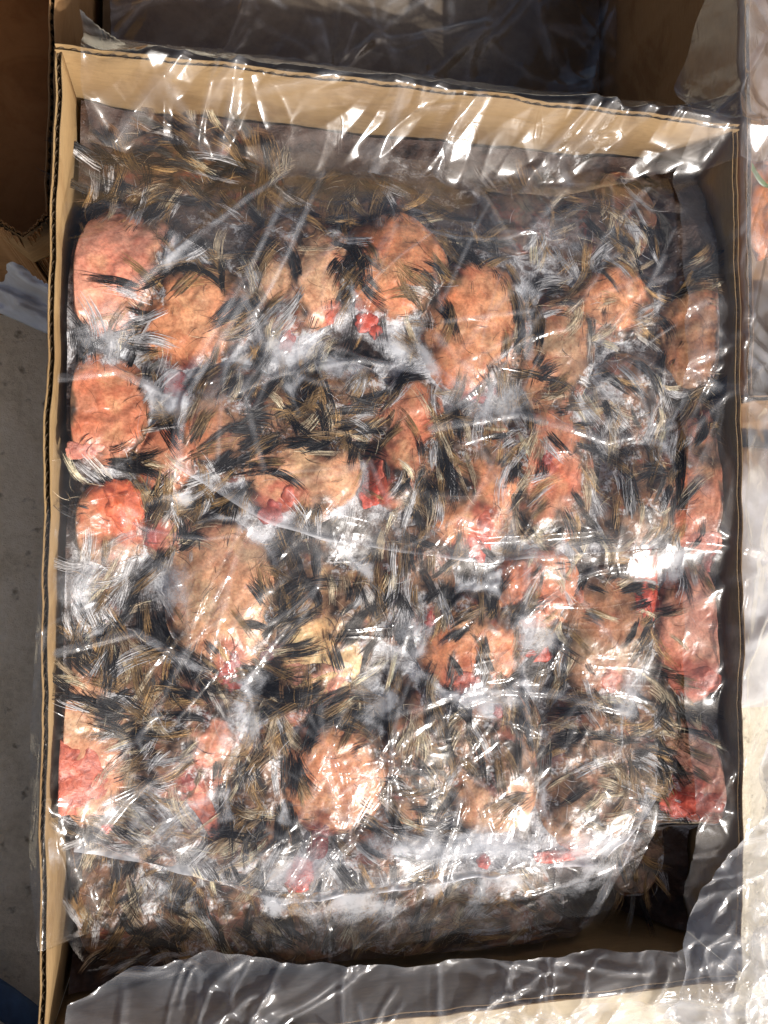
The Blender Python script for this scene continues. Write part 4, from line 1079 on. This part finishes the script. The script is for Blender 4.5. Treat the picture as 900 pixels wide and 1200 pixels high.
# white sack standing right of the carton
nu, nv = 110, 70
u = np.linspace(0, 1, nu)[:, None]; v = np.linspace(0, 1, nv)[None, :]
x = HX + 0.010 + 0.26 * v + 0 * u; y = -0.145 + 0.235 * u + 0 * v
zt = 0.225 * np.clip((1 - np.abs(2 * u - 1) ** 5) * (1 - np.abs(2 * v - 1) ** 6), 0, 1) ** 0.35
zt = zt + 0.006 * ridge(x * 22, y * 16, 6, 3) * (zt > .1) + 0.012 * perlin(x * 9, y * 9, 2) * (zt > .1)
zt = np.maximum(zt, 0.002)
V1 = np.stack([x, y, zt], -1).reshape(-1, 3); V2 = np.stack([x, y, 0 * zt + .001], -1).reshape(-1, 3)
i = np.arange(nu - 1); j = np.arange(nv - 1); k0 = nu * nv
sd = [np.stack([i * nv, i * nv + nv, i * nv + nv + k0, i * nv + k0], 1), np.stack([i * nv + nv - 1, i * nv + nv - 1 + k0, i * nv + 2 * nv - 1 + k0, i * nv + 2 * nv - 1], 1),
      np.stack([j, j + k0, j + 1 + k0, j + 1], 1), np.stack([(nu - 1) * nv + j, (nu - 1) * nv + j + 1, (nu - 1) * nv + j + 1 + k0, (nu - 1) * nv + j + k0], 1)]
o = mesh('plastic_sack', np.concatenate([V1, V2]), np.concatenate([gridfaces(nu, nv), gridfaces(nu, nv, k0)[:, ::-1]] + sd), WHITE_SACK)
tag(o, 'white plastic sack standing in the sun right of the carton', 'sack')

# orange rind and a green blade beside the upper right corner, seen through the film
rx_, ry_ = U(893, 245, 0.14)
rind = empty('food_scrap', (float(rx_), float(ry_), 0.14), 'orange scrap with a green blade beside the upper right corner', 'food scrap')
ORANGE = plain_mat('orange_rind', (0.62, 0.20, 0.05)); GREEN = plain_mat('green_blade', (0.10, 0.16, 0.04))
na, nr = 40, 20
A_, P_ = np.meshgrid(np.linspace(0, 2 * math.pi, na, endpoint=False), np.linspace(.05, math.pi - .05, nr), indexing='ij')
rr = 1 + 0.25 * perlin(np.cos(A_) * 2, P_ * 2 + np.sin(A_), 5)
V = np.stack([float(rx_) + .022 * rr * np.cos(A_) * np.sin(P_), float(ry_) + .042 * rr * np.sin(A_) * np.sin(P_), .14 + .014 * rr * np.cos(P_)], -1).reshape(-1, 3)
I, J = np.meshgrid(np.arange(na), np.arange(nr - 1), indexing='ij'); I2 = (I + 1) % na
F = np.stack([I * nr + J, I * nr + J + 1, I2 * nr + J + 1, I2 * nr + J], -1).reshape(-1, 4)
mesh('rind', V, F, ORANGE, rind)
t = np.linspace(0, 1, 16)
bxp, byp = U(872 + 40 * t, 178 + 36 * t + 8 * np.sin(t * 3), 0.165)
w = .0035 * np.sin(math.pi * np.clip(t, .03, .97))
V = np.concatenate([np.stack([bxp, byp + w, .165 - .01 * t], 1), np.stack([bxp + .3 * w, byp, .1672 - .01 * t], 1), np.stack([bxp, byp - w, .165 - .01 * t], 1)])
i = np.arange(15)
mesh('blade', V, np.concatenate([np.stack([i, i + 1, i + 17, i + 16], 1), np.stack([i + 16, i + 17, i + 33, i + 32], 1)]), GREEN, rind)
# the open carton that holds it
c3 = empty('cardboard_carton', (0.43, 0.36, 0.0), 'open carton holding orange scraps beyond the upper right corner, behind hazy film', 'carton')
x0, x1, y0, y1, zr = HX + .018, 0.62, 0.10, 0.60, 0.288
board('side_panel', (x0, y0), (x1, y0), 0.003, zr, c3, KRAFT_BROWN)
board('side_panel', (x1, y0 + .001), (x1, y1), 0.003, zr, c3, KRAFT_BROWN)
board('side_panel', (x1, y1), (x0, y1), 0.003, zr, c3, KRAFT_BROWN)
board('side_panel', (x0, y1), (x0, y0 + .001), 0.003, zr, c3, KRAFT_BROWN)
V, F = boxvf((x0 + .001, y0 + .001, 0.12), (x1 - .001, y1 - .001, 0.125))
mesh('tray_panel', V, F, KRAFT_BROWN, c3, smooth=False)
# closed carton in the shade behind the top wall
c4 = empty('cardboard_carton', (-0.02, 0.45, 0.0), 'closed dark carton in the shade behind the top wall, seen through film', 'carton')
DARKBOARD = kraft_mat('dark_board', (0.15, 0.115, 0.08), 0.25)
x0, x1, y0, y1, zr = -HX - .004, HX + .008, HY + .02, 0.60, 0.080
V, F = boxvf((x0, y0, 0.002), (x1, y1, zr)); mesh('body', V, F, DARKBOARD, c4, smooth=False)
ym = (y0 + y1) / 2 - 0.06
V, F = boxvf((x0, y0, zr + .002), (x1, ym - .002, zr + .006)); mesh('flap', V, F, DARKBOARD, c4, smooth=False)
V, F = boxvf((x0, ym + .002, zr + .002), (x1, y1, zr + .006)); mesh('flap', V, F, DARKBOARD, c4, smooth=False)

# carton added out of view to block the sun from the left floor
shade_carton = empty('cardboard_carton', (-0.10, -0.62, 0.0), 'closed brown carton added out of view to keep the left floor shaded', 'carton')
V, F = boxvf((-0.36, -0.86, 0.002), (0.14, -0.425, 0.290)); mesh('body', V, F, KRAFT_BROWN, shade_carton, smooth=False)
V, F = boxvf((-0.36, -0.86, 0.2925), (0.14, -0.645, 0.2965)); mesh('flap', V, F, KRAFT_BROWN, shade_carton, smooth=False)
V, F = boxvf((-0.36, -0.640, 0.2925), (0.14, -0.425, 0.2965)); mesh('flap', V, F, KRAFT_BROWN, shade_carton, smooth=False)
